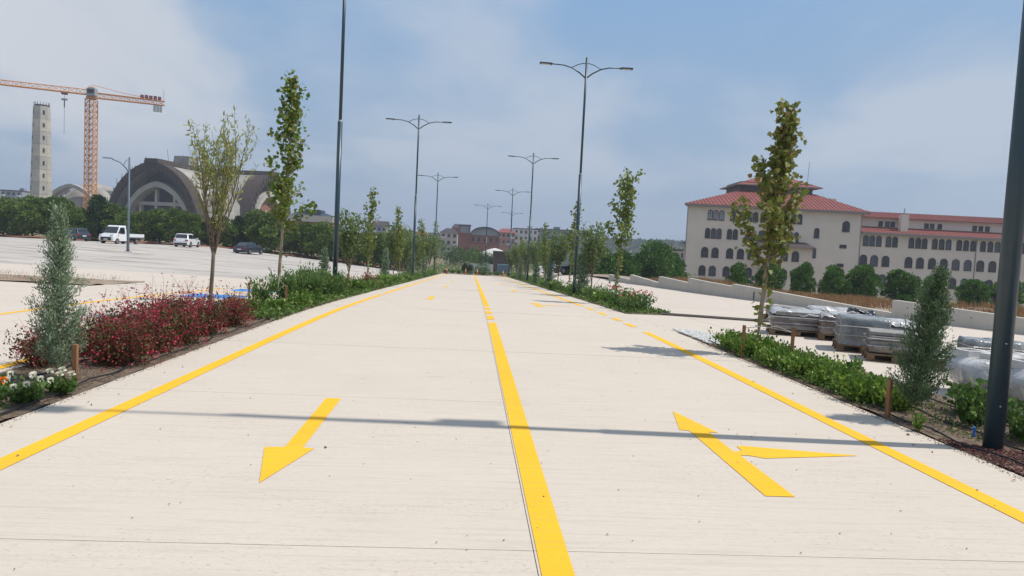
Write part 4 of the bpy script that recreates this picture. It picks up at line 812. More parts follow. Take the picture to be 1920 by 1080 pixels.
def car(L_, W_, H_, suv, col, name='parked_car'):
    root = empty(name, (0, 0, 0)); hw = W_/2; bl = .62*H_/1.0*.98; r = .36 if suv else .33; zb = .28 if suv else .2
    bz = H_*(.60 if suv else .62)
    low = [(-L_/2, zb+.12), (-L_/2+.1, zb), (L_/2-.1, zb), (L_/2, zb+.15), (L_/2-.02, bz-.22), (L_/2-.25, bz-.08), (L_*.16, bz), (-L_*.36, bz+.02), (-L_/2+.06, bz-.03), (-L_/2, bz-.25)]
    section_body(MB(), low, [hw*.93, hw*.96, hw*.96, hw*.9, hw*.9, hw*.94, hw, hw, hw*.95, hw*.93], 1).build('body', M_paint[col], root, bevel=.03, seg=2)
    if suv: gh = [(L_*.17, bz-.02), (L_*.02, H_-.04), (-L_*.12, H_), (-L_*.38, H_-.04), (-L_*.47, bz)]
    else: gh = [(L_*.19, bz-.02), (L_*.03, H_-.04), (-L_*.10, H_), (-L_*.26, H_-.06), (-L_*.44, bz+.03)]
    wd = [hw*.92, hw*.74, hw*.73, hw*.74, hw*.90]
    section_body(MB(), gh, wd, 1).build('cabin', M_paint[col], root, bevel=.03)
    def quad(nm, pts, m): MB().add(pts, [(0, 1, 2, 3)]).build(nm, m, root)
    def lerp(a, b_, t): return tuple(p+(q-p)*t for p, q in zip(a, b_))
    o = .012
    for a, c, wa, wc, nm, sgn in ((gh[0], gh[1], wd[0], wd[1], 'windscreen', 1), (gh[4], gh[3], wd[4], wd[3], 'rear_window', -1)):
        A = lerp(a, c, .14); B = lerp(a, c, .88); quad(nm, [(A[0]+sgn*o, -wa*.86, A[1]+o), (A[0]+sgn*o, wa*.86, A[1]+o), (B[0]+sgn*o, wc*.88, B[1]+o), (B[0]+sgn*o, -wc*.88, B[1]+o)], M_cglass)
    for s in (-1, 1):
        for xa, xb in ((.12, -.08), (-.11, -.27), (-.30, -.40)):
            za, zt = bz+.06, H_-.12; ya, yt = hw*.93+.012, hw*.775+.012; k = .10*L_ if xa > .1 else (.0 if xa > -.3 else -.02*L_)
            quad('side_window', [(xa*L_, s*ya, za), (xb*L_, s*ya, za), (xb*L_*(1 if xb > -.38 else .93), s*yt, zt), (xa*L_-k, s*yt, zt)], M_cglass)
        wheel(root, L_*.30, s*(hw-.1), r); wheel(root, -L_*.29, s*(hw-.1), r)
        MB().cbox((L_/2-.1, s*hw*.66, bz-.24), (.24, .42, .14)).build('headlight', M_light, root, bevel=.02)
        MB().cbox((-L_/2+.05, s*hw*.74, bz-.16), (.14, .34, .16)).build('tail_light', M_rlight, root, bevel=.02)
        MB().cbox((L_*.13, s*(hw+.09), bz+.10), (.14, .18, .13)).build('mirror', M_paint[col], root, bevel=.02)
    MB().cbox((L_/2+.0, 0, zb+.22), (.06, W_*.62, .26)).build('grille', M_bumper, root); MB().cbox((L_/2+.03, 0, zb+.22), (.02, .5, .11)).build('number_plate', M_plate, root)
    MB().cbox((-L_/2-.005, 0, bz-.32), (.02, .5, .11)).build('number_plate', M_plate, root); MB().cbox((-L_/2+.0, 0, zb+.13), (.08, W_*.8, .2)).build('bumper', M_bumper, root)
    return root
def put(o, px, py, Y, rz, lab, cat):
    a, _ = K(px, py); o.location = (a*Y, Y, h(a*Y, Y)); o.rotation_euler = (0, 0, rz); return tag(o, lab, cat)
put(car(4.5, 1.85, 1.72, True, 'navy', 'parked_suv'), 139, 440, 94, radians(150), 'dark suv parked under the pines left of the white truck', 'car')
put(car(4.5, 1.86, 1.68, True, 'white', 'parked_suv'), 351, 450, 88, radians(93), 'white suv seen from behind in the left lot', 'car')
put(car(4.6, 1.82, 1.46, False, 'navy', 'parked_car'), 467, 463, 88, radians(78), 'dark sedan parked in the left lot right of the white suv', 'car')
put(car(4.4, 1.82, 1.5, False, 'navy'), 1070, 510, 73, radians(200), 'dark car behind the tall right lamp pole', 'car')
put(car(4.4, 1.8, 1.45, False, 'white'), 1044, 510, 76, radians(190), 'white car far behind the right row of trees', 'car')
tr = empty('flatbed_truck', (0, 0, 0)); zc = .35
section_body(MB(), [(2.9, .35), (2.95, .8), (2.75, 1.12), (2.15, 1.25), (1.55, 2.15), (1.3, 2.26), (.4, 2.26), (.35, .35)], [.93, .96, .96, .95, .84, .8, .82, .94], 1).build('cab', M_paint['white'], tr, bevel=.04)
MB().add([(2.13, -.84, 1.32), (2.13, .84, 1.32), (1.62, .76, 2.08), (1.62, -.76, 2.08)], [(0, 1, 2, 3)]).build('windscreen', M_cglass, tr)
for s in (-1, 1):
    MB().add([(2.0, s*.965, 1.3), (.75, s*.965, 1.28), (.75, s*.87, 2.02), (1.52, s*.87, 2.02)], [(0, 1, 2, 3)]).build('side_window', M_cglass, tr)
    wheel(tr, 2.15, s*.86, .35); wheel(tr, -1.55, s*.86, .35); MB().cbox((2.78, s*.72, .98), (.22, .34, .3)).build('headlight', M_light, tr, bevel=.03); MB().cbox((1.95, s*1.12, 1.5), (.12, .2, .36)).build('mirror', M_bumper, tr, bevel=.02)
    MB().cbox((-1.35, s*1.02, 1.08), (3.2, .05, .4)).build('drop_side', M_paint['white'], tr)
MB().cbox((2.94, 0, .62), (.06, 1.3, .42)).build('grille', M_bumper, tr); MB().cbox((2.98, 0, .55), (.02, .5, .11)).build('number_plate', M_plate, tr)
MB().cbox((-1.35, 0, .82), (3.25, 2.0, .12)).build('bed', M_ring, tr); MB().cbox((-2.95, 0, 1.08), (.05, 2.0, .4)).build('tailgate', M_paint['white'], tr); MB().cbox((.27, 0, 1.35), (.06, 2.0, .95)).build('headboard', M_paint['white'], tr); MB().cbox((-.6, 0, .62), (5.2, .8, .22)).build('chassis', M_bumper, tr)
put(tr, 228, 445, 88, radians(-98), 'white flatbed truck parked facing the camera in the left lot', 'truck')

# ------------------------------------------------------------------ pallets of stone wrapped in film
def pallet(parent, w_, d_, z=0):
    p = empty('pallet', (0, 0, z)); p.parent = parent
    for i in range(7): MB().cbox((0, -d_/2+.05+i*(d_-.1)/6, .125), (w_, .09, .022)).build('board', M_pallet, p)
    for y in (-d_/2+.06, 0, d_/2-.06):
        for x in (-w_/2+.07, 0, w_/2-.07): MB().cbox((x, y, .06), (.12, .1, .10)).build('block', M_pallet, p)
        MB().cbox((0, y, .006), (w_, .1, .02)).build('runner', M_pallet, p)
def wrapped(name, parent, w_, d_, z0, z1, m, amp=.035, seed=0, round_=.0, nx=26, taper=1.0):
    """crumpled stretch-film skin around a stack: a subdivided box pushed about by noise"""
    V = []; F = []; nz = 14; ring = []; nr = nx*4
    def pt(u):       # superellipse outline
        a = 2*pi*u; c, s = cos(a), sin(a); e = .12+.5*round_; return (w_/2*math.copysign(abs(c)**e, c), d_/2*math.copysign(abs(s)**e, s))
    for j in range(nz+1):
        t = j/nz; z = z0+(z1-z0)*t
        for i in range(nr):
            x, y = pt(i/nr); k = 1-(.06*(t**6))-(round_*.45*(2*t-1)**2 if round_ else 0)+((taper-1)*t)
            n1_ = noise.noise(Vector((x*2.2+seed, y*2.2, z*5)))*amp+noise.noise(Vector((x*9+seed, y*9, z*3)))*amp*.5+.010*sin(z*26+seed+3*noise.noise(Vector((x*3, y*3, seed))))
            rr = math.hypot(x, y); V.append((x*k+x/rr*n1_, y*k+y/rr*n1_, z+noise.noise(Vector((x*5, y*5, seed)))*amp*(.4+.8*(t > .9))))
    for j in range(nz):
        for i in range(nr): F.append((j*nr+i, j*nr+(i+1) % nr, (j+1)*nr+(i+1) % nr, (j+1)*nr+i))
    b0 = nz*nr; prev = [b0+i for i in range(nr)]
    for q in (.75, .5, .25):
        cur = []
        for i in range(nr):
            x, y, z = V[b0+i]; cur.append(len(V)); V.append((x*q, y*q, z1+noise.noise(Vector((x*q*4+seed, y*q*4, 3)))*amp*1.1+.01))
        for i in range(nr): F.append((prev[i], prev[(i+1) % nr], cur[(i+1) % nr], cur[i]))
        prev = cur
    F.append(tuple(prev)); b = MB(); b.v = V; b.f = F; return b.build(name, m, parent, smooth=True)
def sheet(parent, w_, d_, z, m, seed, amp=.05, name='cover_sheet', drop=.12):
    n = 22; V = []; S = []; I = []
    for j in range(n+1):
        for i in range(n+1):
            u, v = i/n*2-1, j/n*2-1; e = max(abs(u), abs(v)); f = max(0, e-.86)/.14
            x = u*w_/2*(1.04-.03*f); y = v*d_/2*(1.04-.03*f); zz = z+amp*noise.noise(Vector((x*3.5+seed, y*3.5, 0)))+amp*.6*noise.noise(Vector((x*11, y*11, seed)))-f*drop*(.5+.8*abs(noise.noise(Vector((x*4, y*4, seed+5)))))
            V.append((x, y, zz))
    for j in range(n):
        for i in range(n): S.append(4); I += [j*(n+1)+i, j*(n+1)+i+1, (j+1)*(n+1)+i+1, (j+1)*(n+1)+i]
    return link(name, npmesh(name, V, S, I, m, True), parent)
def band(parent, w_, d_, z, m=M_wrapw, axis='z'):
    o = .025; P = [(-w_/2-o, -d_/2-o, z), (w_/2+o, -d_/2-o, z), (w_/2+o, d_/2+o, z), (-w_/2-o, d_/2+o, z), (-w_/2-o, -d_/2-o, z)]
    MB().tube(P, .008, 4).build('strap', m, parent)
def stack(x, y, w_, d_, hh, rz, m, lab, seed, top=None, rnd=0, layers=0, amp=.035, topm=M_wrapw, layerm=M_stone, pal=True):
    root = empty('wrapped_pallet', (x, y, h(x, y)), lab, 'pallet', None, rz)
    if pal: pallet(root, w_+.06, d_+.06)
    zb = .14 if pal else 0
    if layers:
        t = (hh-zb)/layers
        for i in range(layers):
            MB().cbox((random.uniform(-.03, .03), random.uniform(-.03, .03), zb+t*(i+.5)), (w_*random.uniform(.86, 1.0), d_*random.uniform(.86, 1), t*.86), random.uniform(-.05, .05)).build('stone_slab', layerm, root, bevel=.012)
        wrapped('wrap_film', root, w_*.96, d_*.96, zb+.03, zb+(hh-zb)*.8, m, amp*1.0, seed)
    else: wrapped('wrap_film', root, w_, d_, zb, hh, m, amp, seed, rnd)
    for q in (.35, .68): band(root, w_*(1 if not rnd else .0)+.001, d_, zb+(hh-zb)*q) if not rnd else None
    if top: sheet(root, w_*.98, d_*.98, hh+.02, topm, seed)
    return root
stack(9.15, 19.3, .55, 1.0, .42, .3, M_wrapb, 'dark open pallet stack sticking out at the left end of the pallet row', 1, layers=4)
stack(7.55, 15.3, 1.15, 1.0, .55, -.35, M_wrapb, 'brown film wrapped stone pallet at the left end of the row', 2, top=1, layers=4)
r_1 = stack(8.35, 14.55, 1.2, 1.05, .56, -.38, M_wrapb, 'wide brown wrapped pallet with crumpled black film on top', 3, top=1)
sheet(r_1, .55, .35, .66, M_film, 4, .09, 'black_film', .05).location = (.25, 0, 0)
stack(8.62, 15.8, 1.0, .9, .60, -.3, M_wrapw, 'white sheeted pallet behind the pallet with black film', 9, top=1, layers=3)
stack(7.62, 12.75, .88, .92, .66, -.42, M_wrapg, 'tall grey film wrapped cube on a wide wooden pallet', 5, amp=.025)
stack(8.35, 12.9, .75, .9, .58, -.4, M_wrapw, 'white wrapped slab stack just behind the grey cube', 6, layers=4, top=1)
stack(7.5, 11.55, .85, .8, .52, -.45, M_wrapb, 'messy stack of stone slabs in torn film left of the dark cypress', 7, layers=5)
stack(8.9, 13.2, .95, .9, .42, -.3, M_wrapb, 'dark flat stack of slabs right of the white wrapped ones', 8, layers=3)
stack(8.15, 10.75, .85, .8, .34, -.4, M_wrapb, 'low stack of wrapped stone rings right of the dark cypress', 10, layers=3)
stack(9.05, 11.3, .75, .75, .46, -.3, M_wrapg, 'grey film wrapped low cube left of the nearest lamp pole', 11)
stack(9.75, 11.2, .7, .75, .42, -.3, M_wrapg, 'grey film wrapped low cube right of the nearest lamp pole', 12)
def planter(x, y, s, rz, lab, seed, brown):
    root = empty('wrapped_planters', (x, y, h(x, y)), lab, 'planter', None, rz); pallet(root, .7*s, .7*s)
    wrapped('wrap_film', root, .98*s, .85*s, .13, .50*s, M_wrapw, .022, seed, .42)
    if brown: wrapped('inner_band', root, .92*s, .88*s, .2, .40*s, M_wrapb, .01, seed+3, .42)
    for i, (dx, dy) in enumerate(((-.24, .16), (.22, .18), (-.0, -.17))):
        o = .17*s; q = MB(); sq = [(-o, -o), (o, -o), (o, o), (-o, o), (-o, -o)]; inn = [(a*.68, c*.68) for a, c in sq]
        q.ring(sq, inn, lambda u, v, d: (u, v, d), 0, .10); t = q.build('planter_rim', M_stonew, root, (dx*s, dy*s, .485*s)); t.rotation_euler = (0, 0, .4+i*.15)
        MB().box(-o*.7, o*.7, -o*.7, o*.7, 0, .03).build('hollow', M_stone, t)
planter(6.95, 8.55, 1.0, -.3, 'white square stone planters bulging in clear film left of the nearest lamp pole', 21, False)
planter(7.05, 7.75, 1.0, -.2, 'white square stone planters with a brown band, right of the nearest lamp pole', 25, True)
rope([(5.65, 19.8, h(5.6, 19.8)+.03), (6.8, 19.1, h(6.8, 19.1)+.03), (8.3, 18.3, h(8.3, 18.3)+.03)], 'dark board lying across the lot entrance by the roses', .045, M_kerb, 'edging_board', 'board', None, 4)

# ------------------------------------------------------------------ end of the road
strip('end_island', None, lin(-3.8, 6.5, 12), lin(89.3, 94, 6), M_soil, .12, rough=.05, kind='structure')
EB = bush('island_shrub', .55, .5, 380, .12, M_ground, 'oval', 14)
for i in range(12): place(EB, (-3.3+i*.84, 90.6+(i % 2)*.9, h(0, 91)+.1), i*1.3, rng.uniform(.7, 1.05), 'low clipped shrub of the row closing the far end of the road', 'bush', 'low shrubs across the road end')
CB = None
for i, (px, py, Y, lab) in enumerate([(838, 510, 89.5, 'leftmost orange post at the road end'), (873, 512, 89, 'second small orange post from the left at the road end'), (895, 512, 88, 'orange post standing on the end of the centre line'), (943, 516, 88.5, 'rightmost orange post at the road end')]):
    a, _ = K(px, py); r = empty('traffic_post', (a*Y, Y, h(0, Y)), lab, 'traffic post'); MB().tube([(0, 0, 0), (0, 0, .05)], .18, 10).build('base', M_bumper, r); MB().tube([(0, 0, .05), (0, 0, .85)], [.07, .055], 10).build('post', M_cone, r); MB().tube([(0, 0, .5), (0, 0, .62)], .068, 10).build('band', M_reflect, r)
def mass(name, cx, cy, rx, ry, H_, n, leaf, m, lab, cat='tree', z=None, lob=14):
    z = hb(cx, cy) if z is None else z; root = empty(name, (cx, cy, z), lab, cat); P = []; D = []
    for i in range(lob):
        c = np.array([rng.uniform(-.75, .75)*rx, rng.uniform(-.75, .75)*ry, H_*rng.uniform(.25, .72)]); d = rv(n//lob, .2); P.append(c+d*np.array([rx*.36, ry*.36, H_*.3])*rng.uniform(.6, 1.05, (n//lob, 1))); D.append(d)
    MB().tube([(0, 0, -.5), (0, 0, H_*.7)], [.12, .06], 6).build('trunk', M_bark2, root); P = np.concatenate(P); P[:, 2] = np.maximum(P[:, 2], 0)
    link('crown', leaves('crown', P, leaf, 'spray', m, np.concatenate(D)), root); return root
for px, ty, Y, rx, H_, lab, m in [(877, 494, 98, .8, 1.6, 'dark round shrub standing on the island at the road end', M_pined), (905, 492, 97, 1.1, 1.9, 'blue green shrub at the foot of the end lamp', M_cyp), (845, 455, 165, 3.4, 6.5, 'leftmost green tree of the clump before the brick hall', M_pineb), (865, 456, 168, 3.8, 6.6, 'second tree of the clump before the brick hall', M_pined),
                                  (886, 457, 165, 3.4, 6.4, 'third tree of the clump before the brick hall', M_pineb), (905, 468, 150, 2.6, 4.2, 'rightmost low tree of the clump before the brick hall', M_pine), (920, 476, 140, 2.4, 3.2, 'low dark tree left of the brown clad box', M_pined)]:
    a, b_ = K(px, ty); mass('leafy_tree' if H_ > 3 else 'round_shrub', a*Y, Y, rx, rx, H_, 2600, .3 if H_ > 3 else .16, m, lab, 'tree' if H_ > 3 else 'bush', z=EYE+b_*Y-H_)
def bx(name, px0, px1, pyt, Y, dep, zb, m, lab, cat, build=True):
    a0, _ = K(px0, 480); a1, _ = K(px1, 480); _, b_ = K((px0+px1)/2, pyt); zt = EYE+b_*Y; root = empty(name, ((a0+a1)/2*Y, Y, zb), lab, cat); return root, (a1-a0)*Y, zt-zb
r, w_, t_ = bx('low_wall', 868, 926, 495, 101, 1, -2.6, M_conc2, 'low white wall behind the island at the road end', 'wall')
for i in range(4): MB().box(-w_/2+i*w_/4+.02, -w_/2+(i+1)*w_/4-.02, 0, .4, 0, t_*(.82+.18*(i % 2))).build('wall_panel', M_grey[1], r)
r, w_, t_ = bx('clad_box', 925, 957, 472, 112, 3, -3.0, M_boxw, 'brown weathered box building at the right end of the road', 'building')
MB().box(-w_/2, w_/2, 0, 3, 0, t_).build('wall', M_boxw, r)
for i in range(9): MB().box(-w_/2+i*w_/9+.03, -w_/2+(i+.85)*w_/9, -.06, 0, .1, t_-.05).build('cladding_plank', M_boxw, r)
MB().box(-w_/2-.1, w_/2+.1, -.1, 3.1, t_, t_+.1).build('roof', M_fascia, r)
r, w_, t_ = bx('metal_container', 934, 956, 496, 105, 2, -2.6, M_cont, 'small blue grey container in front of the brown box', 'container')
MB().box(-w_/2, w_/2, 0, 1.5, 0, t_).build('body', M_cont, r)
for i in range(8): MB().box(-w_/2+(i+.25)*w_/8, -w_/2+(i+.7)*w_/8, -.05, 0, .1, t_-.1).build('rib', M_cont, r)

# ------------------------------------------------------------------ town on the skyline
WN = {}
def tb(name, px0, px1, pyt, Y, dep, m, rows, cols, roof, lab, wfrac=.5, zb=-1.5, roofm=None):
    r, w_, t_ = bx(name, px0, px1, pyt, Y, dep, zb, m, lab, 'building'); MB().box(-w_/2, w_/2, 0, dep, -5, t_).build('wall', m, r)
    roofm = roofm or M_roofd
    if roof == 'hip': hip(MB(), -w_/2-.5, w_/2+.5, -.5, dep+.5, t_, -w_*.2, w_*.2, dep*.4, dep*.6, t_+2.0).build('roof', roofm, r)
    elif roof == 'flat': MB().box(-w_/2-.2, w_/2+.2, -.2, dep+.2, t_, t_+.45).build('roof', roofm, r); MB().cbox((w_*.2, dep*.4, t_+1.1), (w_*.2, 2, 1.4)).build('stair_head', m, r)
    elif roof == 'gable': MB().add([(-w_/2-.4, -.4, t_), (w_/2+.4, -.4, t_), (w_/2+.4, dep, t_), (-w_/2-.4, dep, t_), (-w_/2-.4, dep/2, t_+2.4), (w_/2+.4, dep/2, t_+2.4)], [(0, 1, 5, 4), (2, 3, 4, 5), (0, 4, 3), (1, 2, 5)]).build('roof', roofm, r)
    rh = 3.0
    for j in range(rows):
        for i in range(cols):
            ww = w_/cols*wfrac; z = t_-rh*(j+1)+.9; x = -w_/2+w_*(i+.5)/cols; k = (round(ww, 1), m.name)
            if k not in WN: WN[k] = (MB().box(-ww/2, ww/2, -.03, .05, 0, 1.5).mesh('window', M_glass), MB().box(-ww/2-.12, ww/2+.12, -.12, .0, -.15, 0).mesh('sill', M_grey[1]))
            q = link('window', WN[k][0], r, (x, 0, z)); link('sill', WN[k][1], q)
            if (i+j) % 3 == 0 and rows > 1: MB().box(x-ww*.7, x+ww*.7, -1.0, 0, z-.5, z+.35).build('balcony', M_grey[1], r)
    return r, w_, t_
tb('apartment_block', 824, 856, 436, 300, 14, M_grey[0], 3, 3, 'hip', 'cream apartment block left of the brick hall', zb=-1)
tb('apartment_block', 846, 858, 427, 320, 12, M_grey[3], 2, 2, 'hip', 'narrow terracotta house touching the brick hall on the left', zb=0)
tb('apartment_block', 930, 964, 436, 310, 14, M_grey[3], 2, 4, 'hip', 'terracotta roofed houses right of the brick hall', zb=-1, roofm=M_rooft)
tb('apartment_block', 962, 1006, 430, 330, 16, M_grey[1], 4, 5, 'flat', 'pale four storey block between the two right lamps', zb=-1)
tb('apartment_block', 1003, 1062, 431, 340, 18, M_grey[4], 4, 6, 'flat', 'slate blue block left of the tall right lamp pole', zb=-1)
tb('apartment_block', 1060, 1096, 440, 360, 16, M_grey[2], 3, 4, 'gable', 'grey gabled block behind the tall right lamp pole', zb=-1)
tb('apartment_block', 696, 722, 424, 300, 12, M_grey[2], 2, 3, 'gable', 'small grey house above the hedge right of the slender plane tree', zb=0)
tb('apartment_block', 727, 765, 437, 330, 12, M_grey[3], 1, 3, 'hip', 'low terracotta house above the hedge at the second left lamp', zb=0, roofm=M_rooft)
tb('apartment_block', 0, 40, 358, 340, 14, M_grey[2], 2, 4, 'flat', 'grey flat roofed block at the far left edge above the trees', zb=0)
tb('apartment_block', 92, 118, 362, 360, 12, M_grey[0], 2, 3, 'gable', 'small block above the trees right of the concrete tower', zb=0)
tb('warehouse', 1098, 1135, 452, 380, 20, M_grey[1], 1, 5, 'flat', 'long pale shed on the skyline right of the tall lamp', zb=-1)
tb('warehouse', 1245, 1284, 470, 200, 10, M_grey[0], 1, 4, 'flat', 'low cream shed between the round pine and the long building', zb=-3)
tb('apartment_block', 775, 800, 440, 310, 12, M_grey[1], 2, 2, 'hip', 'small white house behind the left row of trees', zb=0, roofm=M_rooft)
# brick hall with barrel roof
a0, _ = K(881, 450); a1, _ = K(937, 450); Y = 250; hall = empty('brick_hall', ((a0+a1)/2*Y, Y, -2.6), 'red brick hall with a grey barrel roof and square tower on its left', 'building'); w_ = (a1-a0)*Y; hz_ = 2.6+EYE+K(905, 441)[1]*Y
MB().box(-w_/2, w_/2, 0, 26, -3, hz_).build('wall', M_brick, hall)
ar = [(-w_/2*cos(pi*i/16), hz_+3.1*sin(pi*i/16)) for i in range(17)]
MB().prism(ar[::-1], lambda u, v, d: (u, d, v), .6, 26).build('barrel_roof', M_grey[4], hall); MB().prism([(u*.97, hz_+(v-hz_)*.93) for u, v in ar][::-1], lambda u, v, d: (u, d, v), -.02, .6).build('gable_panel', M_grey[2], hall)
MB().ring(ar, [(u*.95, hz_+(v-hz_)*.86-.05) for u, v in ar], lambda u, v, d: (u, d, v), -.7, .6).build('roof_rim', M_navy, hall)
for j in range(3): MB().box(-w_/2, w_/2, -.08, 0, hz_-.5-j*2.6, hz_-.3-j*2.6).build('string_course', M_roofd, hall)
for i in range(5): q = MB().box(-.5, .5, -.05, .05, 0, 1.5).build('window', M_glass, hall, (-w_/2+w_*(i+.5)/5, 0, hz_-2.4))
MB().box(-w_/2-4.4, -w_/2, 2, 14, -3, hz_+3.2).build('tower', M_brick, hall); MB().box(-w_/2-3.6, -w_/2-.6, 1.85, 2, hz_+.6, hz_+2.9).build('tower_panel', M_grey[2], hall); MB().box(-w_/2-4.6, -w_/2+.2, 1.8, 14.2, hz_+3.2, hz_+3.6).build('tower_roof', M_navy, hall)
# pale dome shaped heap
a, b_ = K(928, 465); Y = 190; hp_ = empty('salt_heap', (a*Y, Y, -1.4), 'pale pointed heap in front of the brick hall', 'heap'); rr = 4.6; ht = EYE+b_*Y+1.4
pts = []; b = MB(); n = 28
for j in range(7):
    t = j/6; 
    for i in range(n): q = rr*(1-t)**.8*(1+.12*noise.noise(Vector((cos(2*pi*i/n)*2, sin(2*pi*i/n)*2, t)))) if j < 6 else .01; b.v.append((q*cos(2*pi*i/n)*1.25, q*sin(2*pi*i/n), ht*t**.8))
for j in range(6):
    for i in range(n): b.f.append((j*n+i, j*n+(i+1) % n, (j+1)*n+(i+1) % n, (j+1)*n+i))
b.build('heap', M_grey[1], hp_, smooth=True)
# distant wooded hills
def hill(x0, x1, y, zt, lab, seed):
    V = []; n = 60; rows = 8
    for j in range(rows):
        for i in range(n+1):
            t = i/n; x = x0+(x1-x0)*t; e = sin(pi*t)**.5; z = -4+(zt+4)*e*sin(j/(rows-1)*pi/2)*(1+.12*noise.noise(Vector((t*6, seed, 0)))); V.append((x, y+j*14, z))
    I = [k for j in range(rows-1) for i in range(n) for k in (j*(n+1)+i, j*(n+1)+i+1, (j+1)*(n+1)+i+1, (j+1)*(n+1)+i)]
    tag(link('hill', npmesh('hill', V, [4]*(len(I)//4), I, M_earth)), kind='structure')
    V = np.array(V); N_ = 14000; k = rng.integers(0, len(V), N_); P = V[k]+rng.normal(size=(N_, 3))*[(x1-x0)/n*.5, 7, .0]; P[:, 2] = V[k][:, 2]+rng.uniform(-.3, 2.2, N_)
    tag(link('forest', leaves('forest', P, 3.4, 'spray', M_forest, rv(N_)+np.array([0, 0, .6]))), lab, 'forest', kind='stuff')
hill(20, 330, 560, 12.5, 'dark wooded hill on the skyline left of the long building', 3); hill(-120, 90, 620, 9.5, 'low wooded skyline behind the town', 7); hill(-700, -80, 620, 12, 'low wooded ridge far behind the pines on the left', 11)
o = scatter('field_scrub', 5000, U(-8, 34), U(100, 160), .5, 'spray', M_olive, .4, -.3, .4); tag(o, 'dry scrub on the brown field beyond the road end', 'scrub')

# ------------------------------------------------------------------ concrete tower, tower crane, domed hall under construction
Y = 240; a, b_ = K(77, 365); xt = a*Y; tw = empty('concrete_tower', (xt, Y, -1), 'tall unfinished octagonal concrete tower left of the crane', 'tower'); ztop = EYE+K(78, 200)[1]*Y+1
oc = lambda r: [(r*cos(pi/8+k*pi/4), r*sin(pi/8+k*pi/4)) for k in range(8)]
ns = 10; sh_ = ztop/ns
for i in range(ns):
    z0, z1 = i*sh_, (i+1)*sh_-.10; ra = 3.45-1.0*i/ns; rb = 3.45-1.0*(i+.97)/ns
    b = MB(); b.add([(*p, z0) for p in oc(ra)]+[(*p, z1) for p in oc(rb)], [tuple(range(8))[::-1], tuple(range(8, 16))]+[(k, (k+1) % 8, 8+(k+1) % 8, 8+k) for k in range(8)])
    s_ = b.build('tower_segment', M_tower[i % 2], tw)
    MB().add([(*p, z1) for p in oc(rb*.97)]+[(*p, z1+.12) for p in oc(rb*.97)], [(k, (k+1) % 8, 8+(k+1) % 8, 8+k) for k in range(8)]).build('joint', M_fascia, tw)
    for k in (5, 7) if i < ns else ():
        th = k*pi/4+pi/8+pi/8-pi/4; ap = (ra+rb)/2*cos(pi/8); cx, cy = ap*cos(th), ap*sin(th)
        MB().cbox((cx, cy, (z0+z1)/2), (.5, .16, 1.35), th+pi/2).build('slot_window', M_dark, s_)
for k in range(16):
    th = k*pi/8; MB().tube([(2.2*cos(th), 2.2*sin(th), ztop), (2.2*cos(th), 2.2*sin(th), ztop+1.4)], .07, 3).build('rebar', M_form, tw)
MB().tube([(0, 0, ztop-.1), (0, 0, ztop+.5)], 2.1, 10).build('top_formwork', M_form, tw)
def lattice(b, p0, p1, s0, s1, bays, r, up=Vector((0, 0, 1)), tri=False, rd=.6):
    p0, p1 = Vector(p0), Vector(p1); d = (p1-p0).normalized(); a = d.cross(up).normalized() if abs(d.dot(up)) < .9 else Vector((1, 0, 0)); c = d.cross(a)
    def cs(t):
        p = p0+(p1-p0)*t; s = s0+(s1-s0)*t
        return [p+a*s/2, p-a*s/2, p-c*s*1.0*.9] if tri else [p+(a+c)*s/2, p+(a-c)*s/2, p+(-a-c)*s/2, p+(-a+c)*s/2]
    n = len(cs(0))
    for k in range(n): b.tube([cs(0)[k], cs(1)[k]], r, 4)
    for i in range(bays):
        A, B = cs(i/bays), cs((i+1)/bays)
        for k in range(n):
            k2 = (k+1) % n; b.tube([A[k], A[k2]], r*rd, 3); b.tube([A[k], B[k2]] if i % 2 else [A[k2], B[k]], r*rd, 3)
            if not tri: b.tube([A[k2], B[k]] if i % 2 else [A[k], B[k2]], r*rd*.8, 3)
    return b
Y = 225; a, _ = K(169, 380); xc = a*Y; zt = EYE+K(171, 186)[1]*Y+1; cr = empty('tower_crane', (xc, Y, -1), 'orange lattice tower crane over the construction site', 'crane')
lattice(MB(), (0, 0, 0), (0, 0, zt), 2.5, 2.5, 22, .17).build('mast', M_crane, cr)
MB().tube([(0, 0, zt), (0, 0, zt+.8)], 1.5, 12).build('slewing_ring', M_crane, cr)
MB().cbox((.9, -1.4, zt+1.9), (2.6, 1.7, 2.4)).build('cabin', M_crcab, cr, bevel=.1); MB().cbox((.9, -2.28, zt+2.1), (2.0, .06, 1.3)).build('cabin_window', M_glass, cr)
ja = radians(20); jd = Vector((-cos(ja), -sin(ja), 0)); B0 = Vector((0, 0, zt+1.3))
lattice(MB(), B0, B0+jd*62, 1.7, 1.3, 30, .13, tri=True).build('jib', M_crane, cr); lattice(MB(), B0, B0-jd*20.5, 1.6, 1.3, 9, .12).build('counter_jib', M_crane, cr)
MB().tube([B0+Vector((0, 0, 3.2)), B0-jd*9+Vector((0, 0, 1.7)), B0-jd*17+Vector((0, 0, 1.0))], .08, 4).build('tie_bar', M_crane, cr); lattice(MB(), B0, B0+Vector((0, 0, 2.6)), 1.8, 1.0, 2, .14).build('top_frame', M_crane, cr)
for i in range(5): q = B0-jd*(14.0+i*1.25)+Vector((0, 0, 1.4)); MB().cbox(q, (.95, 1.5, .95+.15*(i % 2)), ja).build('ballast_block', M_red, cr, bevel=.05)
for i in range(3): q = B0-jd*(17.6+i*.9)+Vector((0, 0, -1.8)); MB().cbox(q, (.7, 1.4, 2.2), ja).build('counterweight', M_crcab, cr)
MB().tube([B0-jd*20.2, B0-jd*20.2+Vector((0, 0, 4.4))], .07, 4).build('beacon_mast', M_ring, cr)
